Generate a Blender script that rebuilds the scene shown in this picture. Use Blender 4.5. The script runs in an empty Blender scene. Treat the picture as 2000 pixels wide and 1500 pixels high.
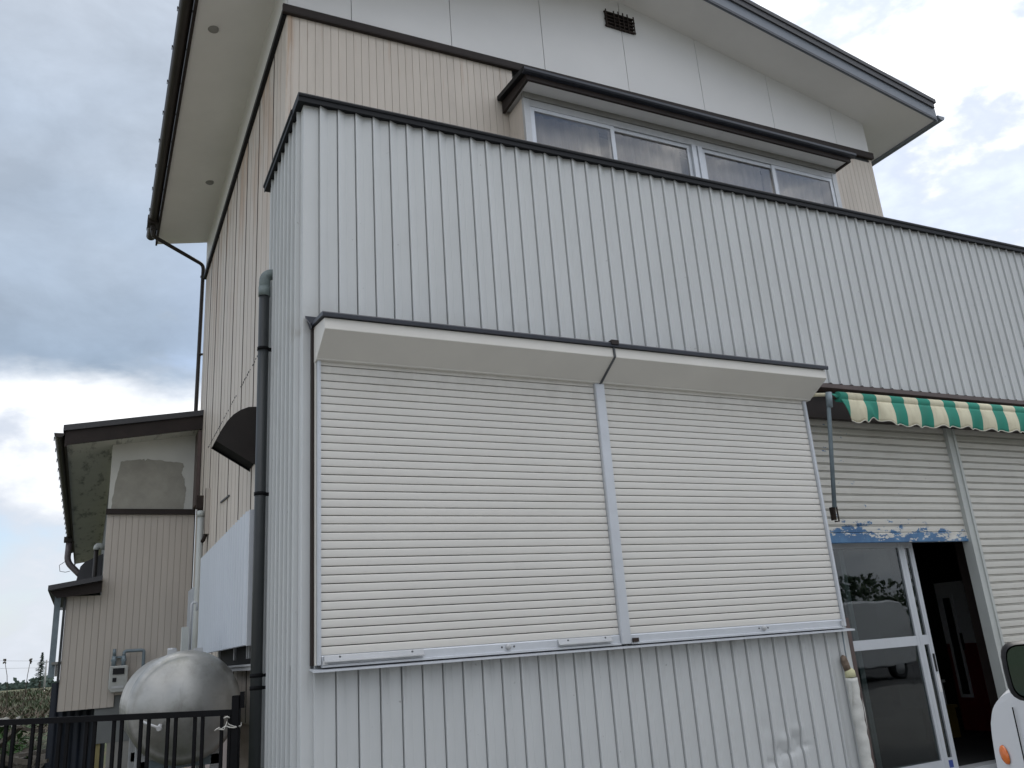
import bpy, bmesh, math, random
from mathutils import Vector, Matrix
random.seed(7)
SC = bpy.context.scene
COL = SC.collection

# ------------------------------------------------------------------ camera, sky, sun, exposure
cam = bpy.data.cameras.new('camera')
cam.sensor_width = 36.0
cam.lens = 29.457
cam.clip_start = 0.05
cam.clip_end = 6000
camo = bpy.data.objects.new('camera', cam)
COL.objects.link(camo)
_r = Vector((0.89817093, -0.43407889, -0.06974591))
_d = Vector((0.07067319, 0.29913047, -0.95159144))
_f = Vector((0.43392888, 0.8497626, 0.29934803))
m = Matrix((_r, -_d, -_f)).transposed().to_4x4()
m.translation = Vector((-1.09, -5.0, 1.32))
camo.matrix_world = m
SC.camera = camo

SUN_EL, SUN_AZ = 52.0, 62.0            # degrees; azimuth from +Y towards +X
S = Vector((math.sin(math.radians(SUN_AZ)) * math.cos(math.radians(SUN_EL)),
            math.cos(math.radians(SUN_AZ)) * math.cos(math.radians(SUN_EL)),
            math.sin(math.radians(SUN_EL))))

SC.view_settings.view_transform = 'Standard'
SC.view_settings.look = 'None'
SC.view_settings.gamma = 1.0
SC.view_settings.use_curve_mapping = False
SC.view_settings.exposure = 0.70

world = bpy.data.worlds.new('World')
SC.world = world
world.use_nodes = True


class NT:
    """small helper round a node tree"""
    def __init__(self, tree):
        self.t = tree

    def n(self, typ, **kw):
        nd = self.t.nodes.new(typ)
        for k, v in kw.items():
            setattr(nd, k, v)
        return nd

    def put(self, sock, v):
        if v is None:
            return
        if hasattr(v, 'is_output') or isinstance(v, bpy.types.NodeSocket):
            self.t.links.new(v, sock)
        else:
            if isinstance(v, (tuple, list)) and len(v) == 3 and sock.type == 'RGBA':
                v = (*v, 1.0)
            sock.default_value = v

    def math(self, op, a, b=None, c=None, clamp=False):
        nd = self.n('ShaderNodeMath', operation=op, use_clamp=clamp)
        self.put(nd.inputs[0], a)
        self.put(nd.inputs[1], b)
        self.put(nd.inputs[2], c)
        return nd.outputs[0]

    def vmath(self, op, a, b=None):
        nd = self.n('ShaderNodeVectorMath', operation=op)
        self.put(nd.inputs[0], a)
        self.put(nd.inputs[1], b)
        return nd.outputs['Value'] if op in ('DOT_PRODUCT', 'LENGTH') else nd.outputs[0]

    def rng(self, v, a, b, c=0.0, d=1.0, smooth=True):
        nd = self.n('ShaderNodeMapRange', interpolation_type='SMOOTHSTEP' if smooth else 'LINEAR')
        for i, x in enumerate((v, a, b, c, d)):
            self.put(nd.inputs[i], x)
        return nd.outputs[0]

    def mix(self, f, a, b, blend='MIX'):
        nd = self.n('ShaderNodeMix', data_type='RGBA', blend_type=blend)
        self.put(nd.inputs[0], f)
        self.put(nd.inputs[6], a)
        self.put(nd.inputs[7], b)
        return nd.outputs[2]

    def noise(self, vec, scale, detail=4.0, rough=0.55, dist=0.0):
        nd = self.n('ShaderNodeTexNoise')
        self.put(nd.inputs['Vector'], vec)
        nd.inputs['Scale'].default_value = scale
        nd.inputs['Detail'].default_value = detail
        nd.inputs['Roughness'].default_value = rough
        nd.inputs['Distortion'].default_value = dist
        return nd.outputs[0]

    def sep(self, vec):
        nd = self.n('ShaderNodeSeparateXYZ')
        self.put(nd.inputs[0], vec)
        return nd.outputs


def build_world():
    t = world.node_tree
    t.nodes.clear()
    k = NT(t)
    out = k.n('ShaderNodeOutputWorld')
    sky = k.n('ShaderNodeTexSky', sky_type='NISHITA')
    sky.sun_disc = False
    sky.sun_elevation = math.radians(SUN_EL)
    sky.sun_rotation = math.radians(SUN_AZ)
    sky.air_density = 1.0
    sky.dust_density = 1.5
    bg_sky = k.n('ShaderNodeBackground')
    k.put(bg_sky.inputs[0], sky.outputs[0])
    bg_sky.inputs[1].default_value = 0.11
    d = k.n('ShaderNodeTexCoord').outputs['Generated']
    x, y, z = k.sep(d)[:3]
    sun = k.vmath('DOT_PRODUCT', d, tuple(S))
    # flattened coordinates so clouds thin out towards the horizon
    stretch = k.vmath('MULTIPLY', d, (1.0, 1.0, 1.9))
    big = k.noise(stretch, 3.1, 9.0, 0.56, 0.25)
    fine = k.noise(stretch, 8.0, 7.0, 0.55, 0.1)
    soft = k.noise(stretch, 2.0, 3.0, 0.5, 0.3)
    # cumulus: white heaps with soft grey-blue undersides
    bright = k.math('MULTIPLY', k.rng(sun, -0.6, 0.7, 0.66, 1.22, smooth=False), k.rng(z, 0.45, 1.0, 1.0, 1.5))
    body = k.rng(k.math('ADD', k.math('MULTIPLY', big, 0.6), k.math('MULTIPLY', fine, 0.4)), 0.46, 0.62, 0.0, 1.0)
    cum = k.mix(body, (0.37, 0.41, 0.485, 1), (1.25, 1.21, 1.15, 1))
    cs = k.n('ShaderNodeVectorMath', operation='SCALE')
    k.put(cs.inputs[0], cum)
    k.put(cs.inputs['Scale'], bright)
    hazed = k.mix(k.math('MULTIPLY', k.rng(z, 0.44, 0.08), 0.86), cs.outputs[0], (0.47, 0.50, 0.545, 1))
    # one grey rain-heavy sheet on the side away from the sun
    dl = Vector((-0.42, 0.80, 0.50)).normalized()
    sheet_d = k.vmath('DOT_PRODUCT', d, tuple(dl))
    sheet_d = k.math('ADD', sheet_d, k.math('MULTIPLY', k.math('SUBTRACT', big, 0.5), 0.10))
    sheet = k.rng(sheet_d, 0.70, 0.90)
    base = k.rng(k.math('ADD', z, k.math('MULTIPLY', k.math('SUBTRACT', big, 0.5), 0.16)), 0.285, 0.335)
    sheet = k.math('MULTIPLY', sheet, base)
    grey = k.mix(k.rng(k.math('ADD', z, k.math('MULTIPLY', k.math('SUBTRACT', soft, 0.5), 0.45)), 0.30, 0.68, smooth=False),
                 (0.200, 0.262, 0.345, 1), (0.390, 0.430, 0.492, 1))
    mott = k.rng(k.noise(stretch, 5.5, 6.0, 0.6, 0.2), 0.36, 0.64, 0.90, 1.13, smooth=False)
    gs = k.n('ShaderNodeVectorMath', operation='SCALE')
    k.put(gs.inputs[0], grey)
    k.put(gs.inputs['Scale'], mott)
    col = k.mix(sheet, hazed, gs.outputs[0])
    bg_c = k.n('ShaderNodeBackground')
    k.put(bg_c.inputs[0], col)
    bg_c.inputs[1].default_value = 1.0
    # cover: gaps of blue between heaps, never under the sheet
    cover = k.rng(k.math('ADD', k.math('MULTIPLY', big, 0.7), k.math('MULTIPLY', fine, 0.3)), 0.36, 0.50, 0.25, 1.0)
    cover = k.math('MAXIMUM', cover, sheet)
    ms = k.n('ShaderNodeMixShader')
    k.put(ms.inputs[0], cover)
    t.links.new(bg_sky.outputs[0], ms.inputs[1])
    t.links.new(bg_c.outputs[0], ms.inputs[2])
    t.links.new(ms.outputs[0], out.inputs[0])


build_world()

sun = bpy.data.lights.new('sun', 'SUN')
sun.energy = 1.1
sun.angle = math.radians(12)
sun.color = (1.0, 0.96, 0.90)
suno = bpy.data.objects.new('sun', sun)
suno.rotation_euler = (-S).to_track_quat('-Z', 'Y').to_euler()
suno.location = (12, 8, 20)
COL.objects.link(suno)


# ------------------------------------------------------------------ materials
def mat(name, col, rough=0.5, metal=0.0, var=0.08, vscale=3.0, stretch=(1, 1, 1), bump=0.0, bscale=60.0,
        spec=0.5, rand=0.0, extra=None, coat=0.0):
    """principled surface: base colour varied by noise in world space and by object"""
    mt = bpy.data.materials.new(name)
    mt.use_nodes = True
    t = mt.node_tree
    k = NT(t)
    b = t.nodes['Principled BSDF']
    b.inputs['Roughness'].default_value = rough
    b.inputs['Metallic'].default_value = metal
    b.inputs['Specular IOR Level'].default_value = spec
    if coat:
        b.inputs['Coat Weight'].default_value = coat
        b.inputs['Coat Roughness'].default_value = 0.08
    pos = k.n('ShaderNodeNewGeometry').outputs['Position']
    sp = k.vmath('MULTIPLY', pos, stretch)
    c = (*col, 1.0)
    f = k.rng(k.noise(sp, vscale, 6.0, 0.6), 0.3, 0.7, 1.0 - var, 1.0 + var, smooth=False)
    if rand:
        oi = k.n('ShaderNodeObjectInfo').outputs['Random']
        f = k.math('MULTIPLY', f, k.rng(oi, 0, 1, 1.0 - rand, 1.0 + rand, smooth=False))
    sc = k.n('ShaderNodeVectorMath', operation='SCALE')
    sc.inputs[0].default_value = col
    k.put(sc.inputs['Scale'], f)
    colour = sc.outputs[0]
    if extra:
        colour = extra(k, pos, colour, b)
    k.put(b.inputs['Base Color'], colour)
    if bump:
        bn = k.n('ShaderNodeBump')
        bn.inputs['Strength'].default_value = bump
        bn.inputs['Distance'].default_value = 0.01
        k.put(bn.inputs['Height'], k.noise(pos, bscale, 4.0, 0.6))
        t.links.new(bn.outputs[0], b.inputs['Normal'])
    return mt


def siding_dirt(k, pos, c, b):
    x, y, z = k.sep(pos)[:3]
    st = k.noise(k.vmath('MULTIPLY', pos, (14, 14, 1.1)), 1.0, 5.0, 0.65)
    # run-off marks starting under the window sill and above the shutter box
    under = k.math('MULTIPLY', k.rng(z, 1.0, 1.28), k.rng(z, 1.32, 1.30))
    m1 = k.math('MULTIPLY', k.rng(st, 0.50, 0.72), under)
    c = k.mix(k.math('MULTIPLY', m1, 0.38), c, (0.11, 0.115, 0.11, 1))
    box = k.math('MULTIPLY', k.rng(z, 3.62, 3.36), k.rng(z, 3.30, 3.34))
    box = k.math('MULTIPLY', box, k.rng(x, 4.3, 4.1))
    m2 = k.math('MULTIPLY', k.rng(k.noise(pos, 2.6, 4.0, 0.6), 0.42, 0.62), box)
    c = k.mix(k.math('MULTIPLY', m2, 0.30), c, (0.30, 0.27, 0.23, 1))
    sp = k.noise(k.vmath('MULTIPLY', pos, (1, 1, 0.8)), 38.0, 2.0, 0.5)
    c = k.mix(k.math('MULTIPLY', k.rng(sp, 0.74, 0.79), 0.45), c, (0.17, 0.17, 0.16, 1))
    blotch = k.noise(pos, 1.4, 5.0, 0.6)
    return k.mix(k.rng(blotch, 0.45, 0.75, 0.0, 0.14), c, (0.40, 0.41, 0.39, 1))


def rust_dirt(k, pos, c, b):
    x, y, z = k.sep(pos)[:3]
    st = k.noise(k.vmath('MULTIPLY', pos, (9, 2.6, 0.45)), 1.0, 6.0, 0.7)
    side = k.math('MULTIPLY', k.rng(x, 0.14, 0.10), k.rng(z, 4.3, 6.4))
    mm = k.math('MULTIPLY', k.rng(st, 0.46, 0.62), side)
    c = k.mix(k.math('MULTIPLY', mm, 0.55), c, (0.40, 0.22, 0.10, 1))
    st2 = k.noise(k.vmath('MULTIPLY', pos, (26, 26, 1.3)), 1.0, 3.0, 0.6)
    edge = k.math('MULTIPLY', k.rng(z, 5.7, 6.5), k.rng(st2, 0.60, 0.74))
    c = k.mix(k.math('MULTIPLY', edge, 0.35), c, (0.42, 0.26, 0.16, 1))
    dirt = k.noise(k.vmath('MULTIPLY', pos, (5, 5, 1.0)), 1.0, 5.0, 0.65)
    return k.mix(k.rng(dirt, 0.48, 0.75, 0.0, 0.22), c, (0.30, 0.27, 0.23, 1))


def shutter_dirt_tone(k, pos, c, b):
    x, y, z = k.sep(pos)[:3]
    n1 = k.noise(k.vmath('MULTIPLY', pos, (1.6, 1, 7)), 2.0, 6.0, 0.65)
    c = k.mix(k.rng(n1, 0.52, 0.76, 0.0, 0.12), c, (0.37, 0.35, 0.31, 1))
    n2 = k.noise(k.vmath('MULTIPLY', pos, (3, 3, 2)), 3.2, 5.0, 0.7)
    top = k.math('MULTIPLY', k.rng(z, 2.80, 3.05), k.rng(n2, 0.40, 0.65))  # patchy darker tone towards the shutter top
    return k.mix(k.math('MULTIPLY', top, 0.12), c, (0.30, 0.28, 0.24, 1))


def peel(k, pos, c, b):
    x, y, z = k.sep(pos)[:3]
    n1 = k.noise(k.vmath('MULTIPLY', pos, (5.5, 1, 13)), 1.3, 8.0, 0.72)
    lim = k.rng(z, 1.97, 2.20, 0.40, 0.66, smooth=False)
    left = k.rng(x, 4.3, 6.1, 0.05, -0.05, smooth=False)
    f = k.rng(k.math('ADD', k.math('SUBTRACT', n1, lim), left), 0.0, 0.02)
    f = k.math('MULTIPLY', f, k.rng(x, 6.20, 6.18))
    n2 = k.noise(k.vmath('MULTIPLY', pos, (3.0, 1, 34)), 1.5, 8.0, 0.7)
    up = k.math('MULTIPLY', k.rng(n2, 0.64, 0.67), k.math('MULTIPLY', k.rng(z, 2.40, 2.46), k.rng(z, 2.68, 2.60)))
    up = k.math('MULTIPLY', up, k.rng(x, 5.9, 5.6))
    n3 = k.noise(k.vmath('MULTIPLY', pos, (2.0, 1, 22)), 1.4, 6.0, 0.65)
    c = k.mix(k.rng(n3, 0.52, 0.80, 0.0, 0.40), c, (0.32, 0.29, 0.22, 1))
    rs = k.noise(k.vmath('MULTIPLY', pos, (30, 1, 60)), 1.0, 4.0, 0.7)
    c = k.mix(k.math('MULTIPLY', k.rng(rs, 0.66, 0.72), 0.6), c, (0.20, 0.10, 0.04, 1))
    blue = k.mix(k.rng(k.noise(pos, 9.0, 4.0), 0.35, 0.7), (0.045, 0.13, 0.27, 1), (0.075, 0.19, 0.35, 1))
    c = k.mix(k.math('MULTIPLY', up, 0.6), c, (0.12, 0.16, 0.24, 1))
    return k.mix(f, c, blue)


def mould(k, pos, c, b):
    n1 = k.noise(k.vmath('MULTIPLY', pos, (4.0, 0.8, 1)), 1.7, 7.0, 0.7)
    return k.mix(k.rng(n1, 0.50, 0.66, 0.0, 0.75), c, (0.14, 0.14, 0.14, 1))


def tank_dirt(k, pos, c, b):
    x, y, z = k.sep(pos)[:3]
    n1 = k.noise(k.vmath('MULTIPLY', pos, (1, 1, 1)), 4.5, 6.0, 0.65)
    c = k.mix(k.rng(n1, 0.42, 0.68, 0.0, 0.60), c, (0.22, 0.215, 0.19, 1))
    n2 = k.noise(k.vmath('MULTIPLY', pos, (9, 9, 1.2)), 1.3, 5.0, 0.65)
    c = k.mix(k.rng(n2, 0.55, 0.75, 0.0, 0.40), c, (0.17, 0.16, 0.125, 1))
    moss = k.math('MULTIPLY', k.rng(k.noise(pos, 11.0, 6.0, 0.7), 0.45, 0.65), k.rng(z, 1.15, 1.45))
    return k.mix(k.math('MULTIPLY', moss, 0.22), c, (0.16, 0.17, 0.10, 1))


def stripes(k, pos, c, b):
    x, y, z = k.sep(pos)[:3]
    fr = k.math('FRACT', k.math('DIVIDE', k.math('SUBTRACT', x, 4.49 - 0.3366 * 4), 0.3366))
    g = k.math('LESS_THAN', fr, 0.53)
    dirty = k.noise(k.vmath('MULTIPLY', pos, (5, 5, 2)), 2.5, 6.0, 0.65)
    cream = k.mix(k.rng(dirty, 0.4, 0.75, 0.0, 0.5), (0.66, 0.62, 0.46, 1), (0.44, 0.39, 0.27, 1))
    green = k.mix(k.rng(dirty, 0.4, 0.75, 0.0, 0.4), (0.045, 0.27, 0.20, 1), (0.08, 0.22, 0.17, 1))
    return k.mix(g, green, cream)


def wall_patch(k, pos, c, b):
    n1 = k.noise(pos, 6.0, 6.0, 0.6)
    return k.mix(k.rng(n1, 0.4, 0.75, 0.0, 0.35), c, (0.22, 0.21, 0.18, 1))


M = {}
M['siding'] = mat('grey_siding_paint', (0.575, 0.590, 0.588), 0.42, 0, 0.035, 2.0, (3, 3, 0.6), 0.05, 9, rand=0.012, extra=siding_dirt)
M['siding_low'] = M['siding']
M['gap'] = mat('dark_joint', (0.09, 0.095, 0.10), 0.8)
M['wallcore'] = mat('wall_core', (0.16, 0.17, 0.17), 0.8)
M['cap'] = mat('dark_cap_metal', (0.007, 0.008, 0.010), 0.5, 0, 0.15, 5, spec=0.22)
M['flash'] = mat('navy_flashing', (0.024, 0.028, 0.040), 0.42, 0, 0.15, 5)
M['brown'] = mat('brown_trim', (0.085, 0.058, 0.052), 0.5, 0, 0.2, 6)
M['darkbrown'] = mat('dark_brown_trim', (0.026, 0.019, 0.017), 0.6, 0, 0.2, 6, spec=0.3)
M['joint'] = mat('joint_sealant', (0.10, 0.085, 0.075), 0.8)
M['joint2'] = mat('faded_joint', (0.40, 0.345, 0.30), 0.8)
M['hood'] = mat('hood_metal', (0.020, 0.017, 0.016), 0.6, 0, 0.15, 6, spec=0.3)
M['beige'] = mat('beige_siding_paint', (0.605, 0.543, 0.475), 0.55, 0, 0.05, 2.5, (2, 2, 0.5), 0.05, 20, rand=0.02, extra=rust_dirt)
M['beige2'] = mat('beige_board_paint', (0.50, 0.455, 0.405), 0.55, 0, 0.05, 2.5, (2, 2, 0.5), rand=0.02)
M['white'] = mat('white_board_paint', (0.75, 0.745, 0.74), 0.6, 0, 0.025, 1.5, rand=0.012)
M['soffit'] = mat('soffit_board', (0.80, 0.785, 0.76), 0.7, 0, 0.05, 1.2)
M['mouldy'] = mat('mouldy_soffit', (0.64, 0.64, 0.60), 0.8, 0, 0.05, 2, extra=mould)
M['fascia'] = mat('slate_fascia_metal', (0.16, 0.18, 0.21), 0.45, 0, 0.06, 3)
M['roof'] = mat('dark_roof_metal', (0.05, 0.05, 0.055), 0.5, 0, 0.1, 3)
M['gutter'] = mat('brown_gutter_plastic', (0.030, 0.025, 0.022), 0.45, 0, 0.15, 4, spec=0.35)
M['pipe'] = mat('charcoal_pipe_plastic', (0.026, 0.030, 0.031), 0.42, 0, 0.12, 5)
M['elbow'] = mat('weathered_elbow_plastic', (0.15, 0.185, 0.18), 0.5, 0, 0.25, 16)
M['slat'] = mat('cream_slat_paint', (0.69, 0.67, 0.625), 0.42, 0, 0.02, 3, rand=0.012, extra=shutter_dirt_tone)
M['boxp'] = mat('cream_box_paint', (0.69, 0.67, 0.62), 0.45, 0, 0.04, 2)
M['alu'] = mat('satin_aluminium', (0.60, 0.625, 0.66), 0.42, 0.35, 0.05, 8)
M['alud'] = mat('dull_aluminium', (0.50, 0.51, 0.52), 0.45, 0.35, 0.07, 8)
M['shop'] = mat('old_shutter_paint', (0.60, 0.585, 0.535), 0.5, 0, 0.05, 3, rand=0.02, extra=peel)
M['post'] = mat('shutter_post_paint', (0.46, 0.48, 0.46), 0.5, 0, 0.08, 5, (1, 1, 0.5))
M['bluebar'] = mat('blue_bar_paint', (0.60, 0.585, 0.535), 0.45, 0, 0.12, 8, extra=peel)
M['canvas'] = mat('striped_canvas', (0.5, 0.5, 0.4), 0.8, 0, 0.05, 6, extra=stripes, spec=0.2)
M['hem'] = mat('cream_hem', (0.62, 0.60, 0.52), 0.85)
M['pinkpipe'] = mat('faded_brown_pipe', (0.13, 0.11, 0.115), 0.5, 0, 0.1, 5)
M['steel'] = mat('grey_blue_steel', (0.20, 0.25, 0.28), 0.45, 0.2, 0.15, 12)
M['rust'] = mat('rusty_iron', (0.026, 0.016, 0.012), 0.8, 0.0, 0.45, 18, bump=0.3)
M['screen'] = mat('white_screen_plastic', (0.54, 0.58, 0.63), 0.45, 0, 0.04, 3, (1, 1, 0.4))
M['tank'] = mat('dull_silver_tank_paint', (0.42, 0.418, 0.40), 0.36, 0.55, 0.10, 5, bump=0.06, bscale=14, extra=tank_dirt)
M['black'] = mat('black_paint', (0.005, 0.005, 0.006), 0.65, 0, 0.25, 12, spec=0.15)
M['concrete'] = mat('grey_concrete', (0.26, 0.255, 0.24), 0.9, 0, 0.12, 4, bump=0.15)
M['plaster'] = mat('pale_plaster', (0.58, 0.58, 0.54), 0.85, 0, 0.05, 3)
M['patch'] = mat('bare_mortar_patch', (0.33, 0.32, 0.28), 0.92, 0, 0.12, 5, extra=wall_patch, bump=0.2)
M['pinkbase'] = mat('pinkish_base_render', (0.48, 0.40, 0.37), 0.9, 0, 0.1, 5)
M['meter'] = mat('meter_body', (0.42, 0.43, 0.41), 0.5, 0.1, 0.1, 12)
M['wrap'] = mat('torn_white_wrap', (0.60, 0.60, 0.565), 0.6, 0, 0.16, 9, bump=0.4, bscale=40)
M['foam'] = mat('yellowed_foam', (0.60, 0.58, 0.36), 0.9, 0, 0.15, 25)
M['oldfoam'] = mat('crumbled_brown_foam', (0.16, 0.12, 0.09), 0.95, 0, 0.4, 30, bump=0.8, bscale=60)
M['vanp'] = mat('white_van_paint', (0.72, 0.73, 0.75), 0.22, 0, 0.01, 2, coat=0.6)
M['blackp'] = mat('black_plastic', (0.012, 0.012, 0.014), 0.5, 0, 0.1, 12, spec=0.3)
M['orange'] = mat('orange_lens', (0.75, 0.17, 0.02), 0.15, 0, 0.05, 30, coat=0.7)
M['red'] = mat('dark_red_panel', (0.16, 0.016, 0.016), 0.5, 0, 0.08, 5)
M['inwhite'] = mat('interior_white_panel', (0.58, 0.58, 0.58), 0.5, 0, 0.05, 4)
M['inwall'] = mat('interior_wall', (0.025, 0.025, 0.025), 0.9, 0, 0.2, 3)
M['yellow'] = mat('yellow_plastic', (0.16, 0.115, 0.025), 0.5)
M['sticker'] = mat('white_sticker', (0.7, 0.7, 0.7), 0.5)
M['bluestk'] = mat('blue_sticker', (0.03, 0.06, 0.25), 0.4)
M['curtain'] = mat('taupe_curtain', (0.74, 0.69, 0.63), 0.9, 0, 0.08, 6, (6, 1, 0.6))
M['tarp'] = mat('navy_sheet', (0.006, 0.011, 0.022), 0.55, 0, 0.25, 5, (6, 6, 1))
M['wood'] = mat('weathered_wood', (0.13, 0.115, 0.095), 0.85, 0, 0.3, 8, (8, 2, 2))
M['woody'] = mat('yellowed_post_wood', (0.26, 0.22, 0.10), 0.8, 0, 0.2, 8)
M['cord'] = mat('white_cord', (0.62, 0.60, 0.55), 0.8)
M['bark'] = mat('bark', (0.08, 0.07, 0.06), 0.9)
M['conifer'] = mat('conifer_needles', (0.055, 0.085, 0.070), 0.8, 0, 0.3, 2)
M['polec'] = mat('pole_concrete', (0.35, 0.35, 0.34), 0.9)


def ground_extra(k, pos, c, b):
    n1 = k.noise(pos, 0.35, 6.0, 0.65)
    n2 = k.noise(pos, 2.5, 6.0, 0.7)
    c = k.mix(k.rng(n1, 0.38, 0.62), (0.045, 0.068, 0.020, 1), (0.085, 0.066, 0.036, 1))
    return k.mix(k.rng(n2, 0.5, 0.75, 0.0, 0.6), c, (0.05, 0.06, 0.03, 1))


def grass_extra(k, pos, c, b):
    oi = k.noise(pos, 0.30, 5.0, 0.6)
    n2 = k.noise(pos, 3.0, 4.0, 0.6)
    c = k.mix(k.rng(oi, 0.42, 0.58), (0.026, 0.050, 0.014, 1), (0.062, 0.042, 0.026, 1))
    return k.mix(k.rng(n2, 0.45, 0.7, 0.0, 0.5), c, (0.016, 0.032, 0.010, 1))


M['field'] = mat('weedy_field', (0.1, 0.1, 0.05), 0.95, 0, 0.1, 3, extra=ground_extra, bump=0.5, bscale=8)
M['grass'] = mat('weed_blades', (0.1, 0.12, 0.05), 0.7, extra=grass_extra)
M['leaf'] = mat('broad_leaf', (0.06, 0.13, 0.035), 0.5, 0, 0.25, 9)
M['seed'] = mat('dry_seed_head', (0.13, 0.11, 0.085), 0.9)
M['flower'] = mat('pale_flower', (0.62, 0.60, 0.55), 0.8)
M['bounce'] = mat('pale_bounce_ground', (0.36, 0.345, 0.32), 0.95, 0, 0.2, 8, bump=0.5, bscale=50)
M['yard'] = mat('forecourt_paving', (0.16, 0.158, 0.15), 0.9, 0, 0.12, 1.3, bump=0.2, bscale=40)
M['asphalt'] = mat('road_asphalt', (0.055, 0.055, 0.057), 0.9, 0, 0.2, 6, bump=0.3, bscale=90)
M['opp'] = mat('far_white_wall', (0.62, 0.62, 0.60), 0.8, 0, 0.05, 1)
M['hedge'] = mat('hedge_leaf', (0.045, 0.075, 0.035), 0.7, 0, 0.4, 3)


def glass_mat(name, tint=(0.93, 0.96, 0.95), boost=1.0):
    mt = bpy.data.materials.new(name)
    mt.use_nodes = True
    t = mt.node_tree
    t.nodes.clear()
    k = NT(t)
    out = k.n('ShaderNodeOutputMaterial')
    tr = k.n('ShaderNodeBsdfTransparent')
    tr.inputs[0].default_value = (*tint, 1)
    gl = k.n('ShaderNodeBsdfGlossy')
    gl.inputs['Roughness'].default_value = 0.01
    gl.inputs['Color'].default_value = (0.95, 0.97, 1.0, 1)
    fr = k.n('ShaderNodeFresnel')
    k.put(fr.inputs[0], k.rng(k.n('ShaderNodeNewGeometry').outputs['Backfacing'], 0.0, 1.0, 1.52, 1 / 1.52, smooth=False))
    bp = k.n('ShaderNodeBump')
    bp.inputs['Strength'].default_value = 0.03
    bp.inputs['Distance'].default_value = 0.02
    k.put(bp.inputs['Height'], k.noise(k.n('ShaderNodeNewGeometry').outputs['Position'], 3.0, 2.0))
    t.links.new(bp.outputs[0], gl.inputs['Normal'])
    ms = k.n('ShaderNodeMixShader')
    k.put(ms.inputs[0], k.math('MULTIPLY', fr.outputs[0], boost, clamp=True))
    t.links.new(tr.outputs[0], ms.inputs[1])
    t.links.new(gl.outputs[0], ms.inputs[2])
    t.links.new(ms.outputs[0], out.inputs[0])
    return mt


M['glass'] = glass_mat('window_glass', (0.86, 0.85, 0.84), 1.6)
M['doorglass'] = glass_mat('door_glass', (0.48, 0.52, 0.51), 1.25)
M['vanglass'] = glass_mat('van_glass', (0.10, 0.12, 0.12), 1.5)
M['mirror'] = mat('mirror_glass', (0.10, 0.14, 0.13), 0.05, 0.9, 0.02)


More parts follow.
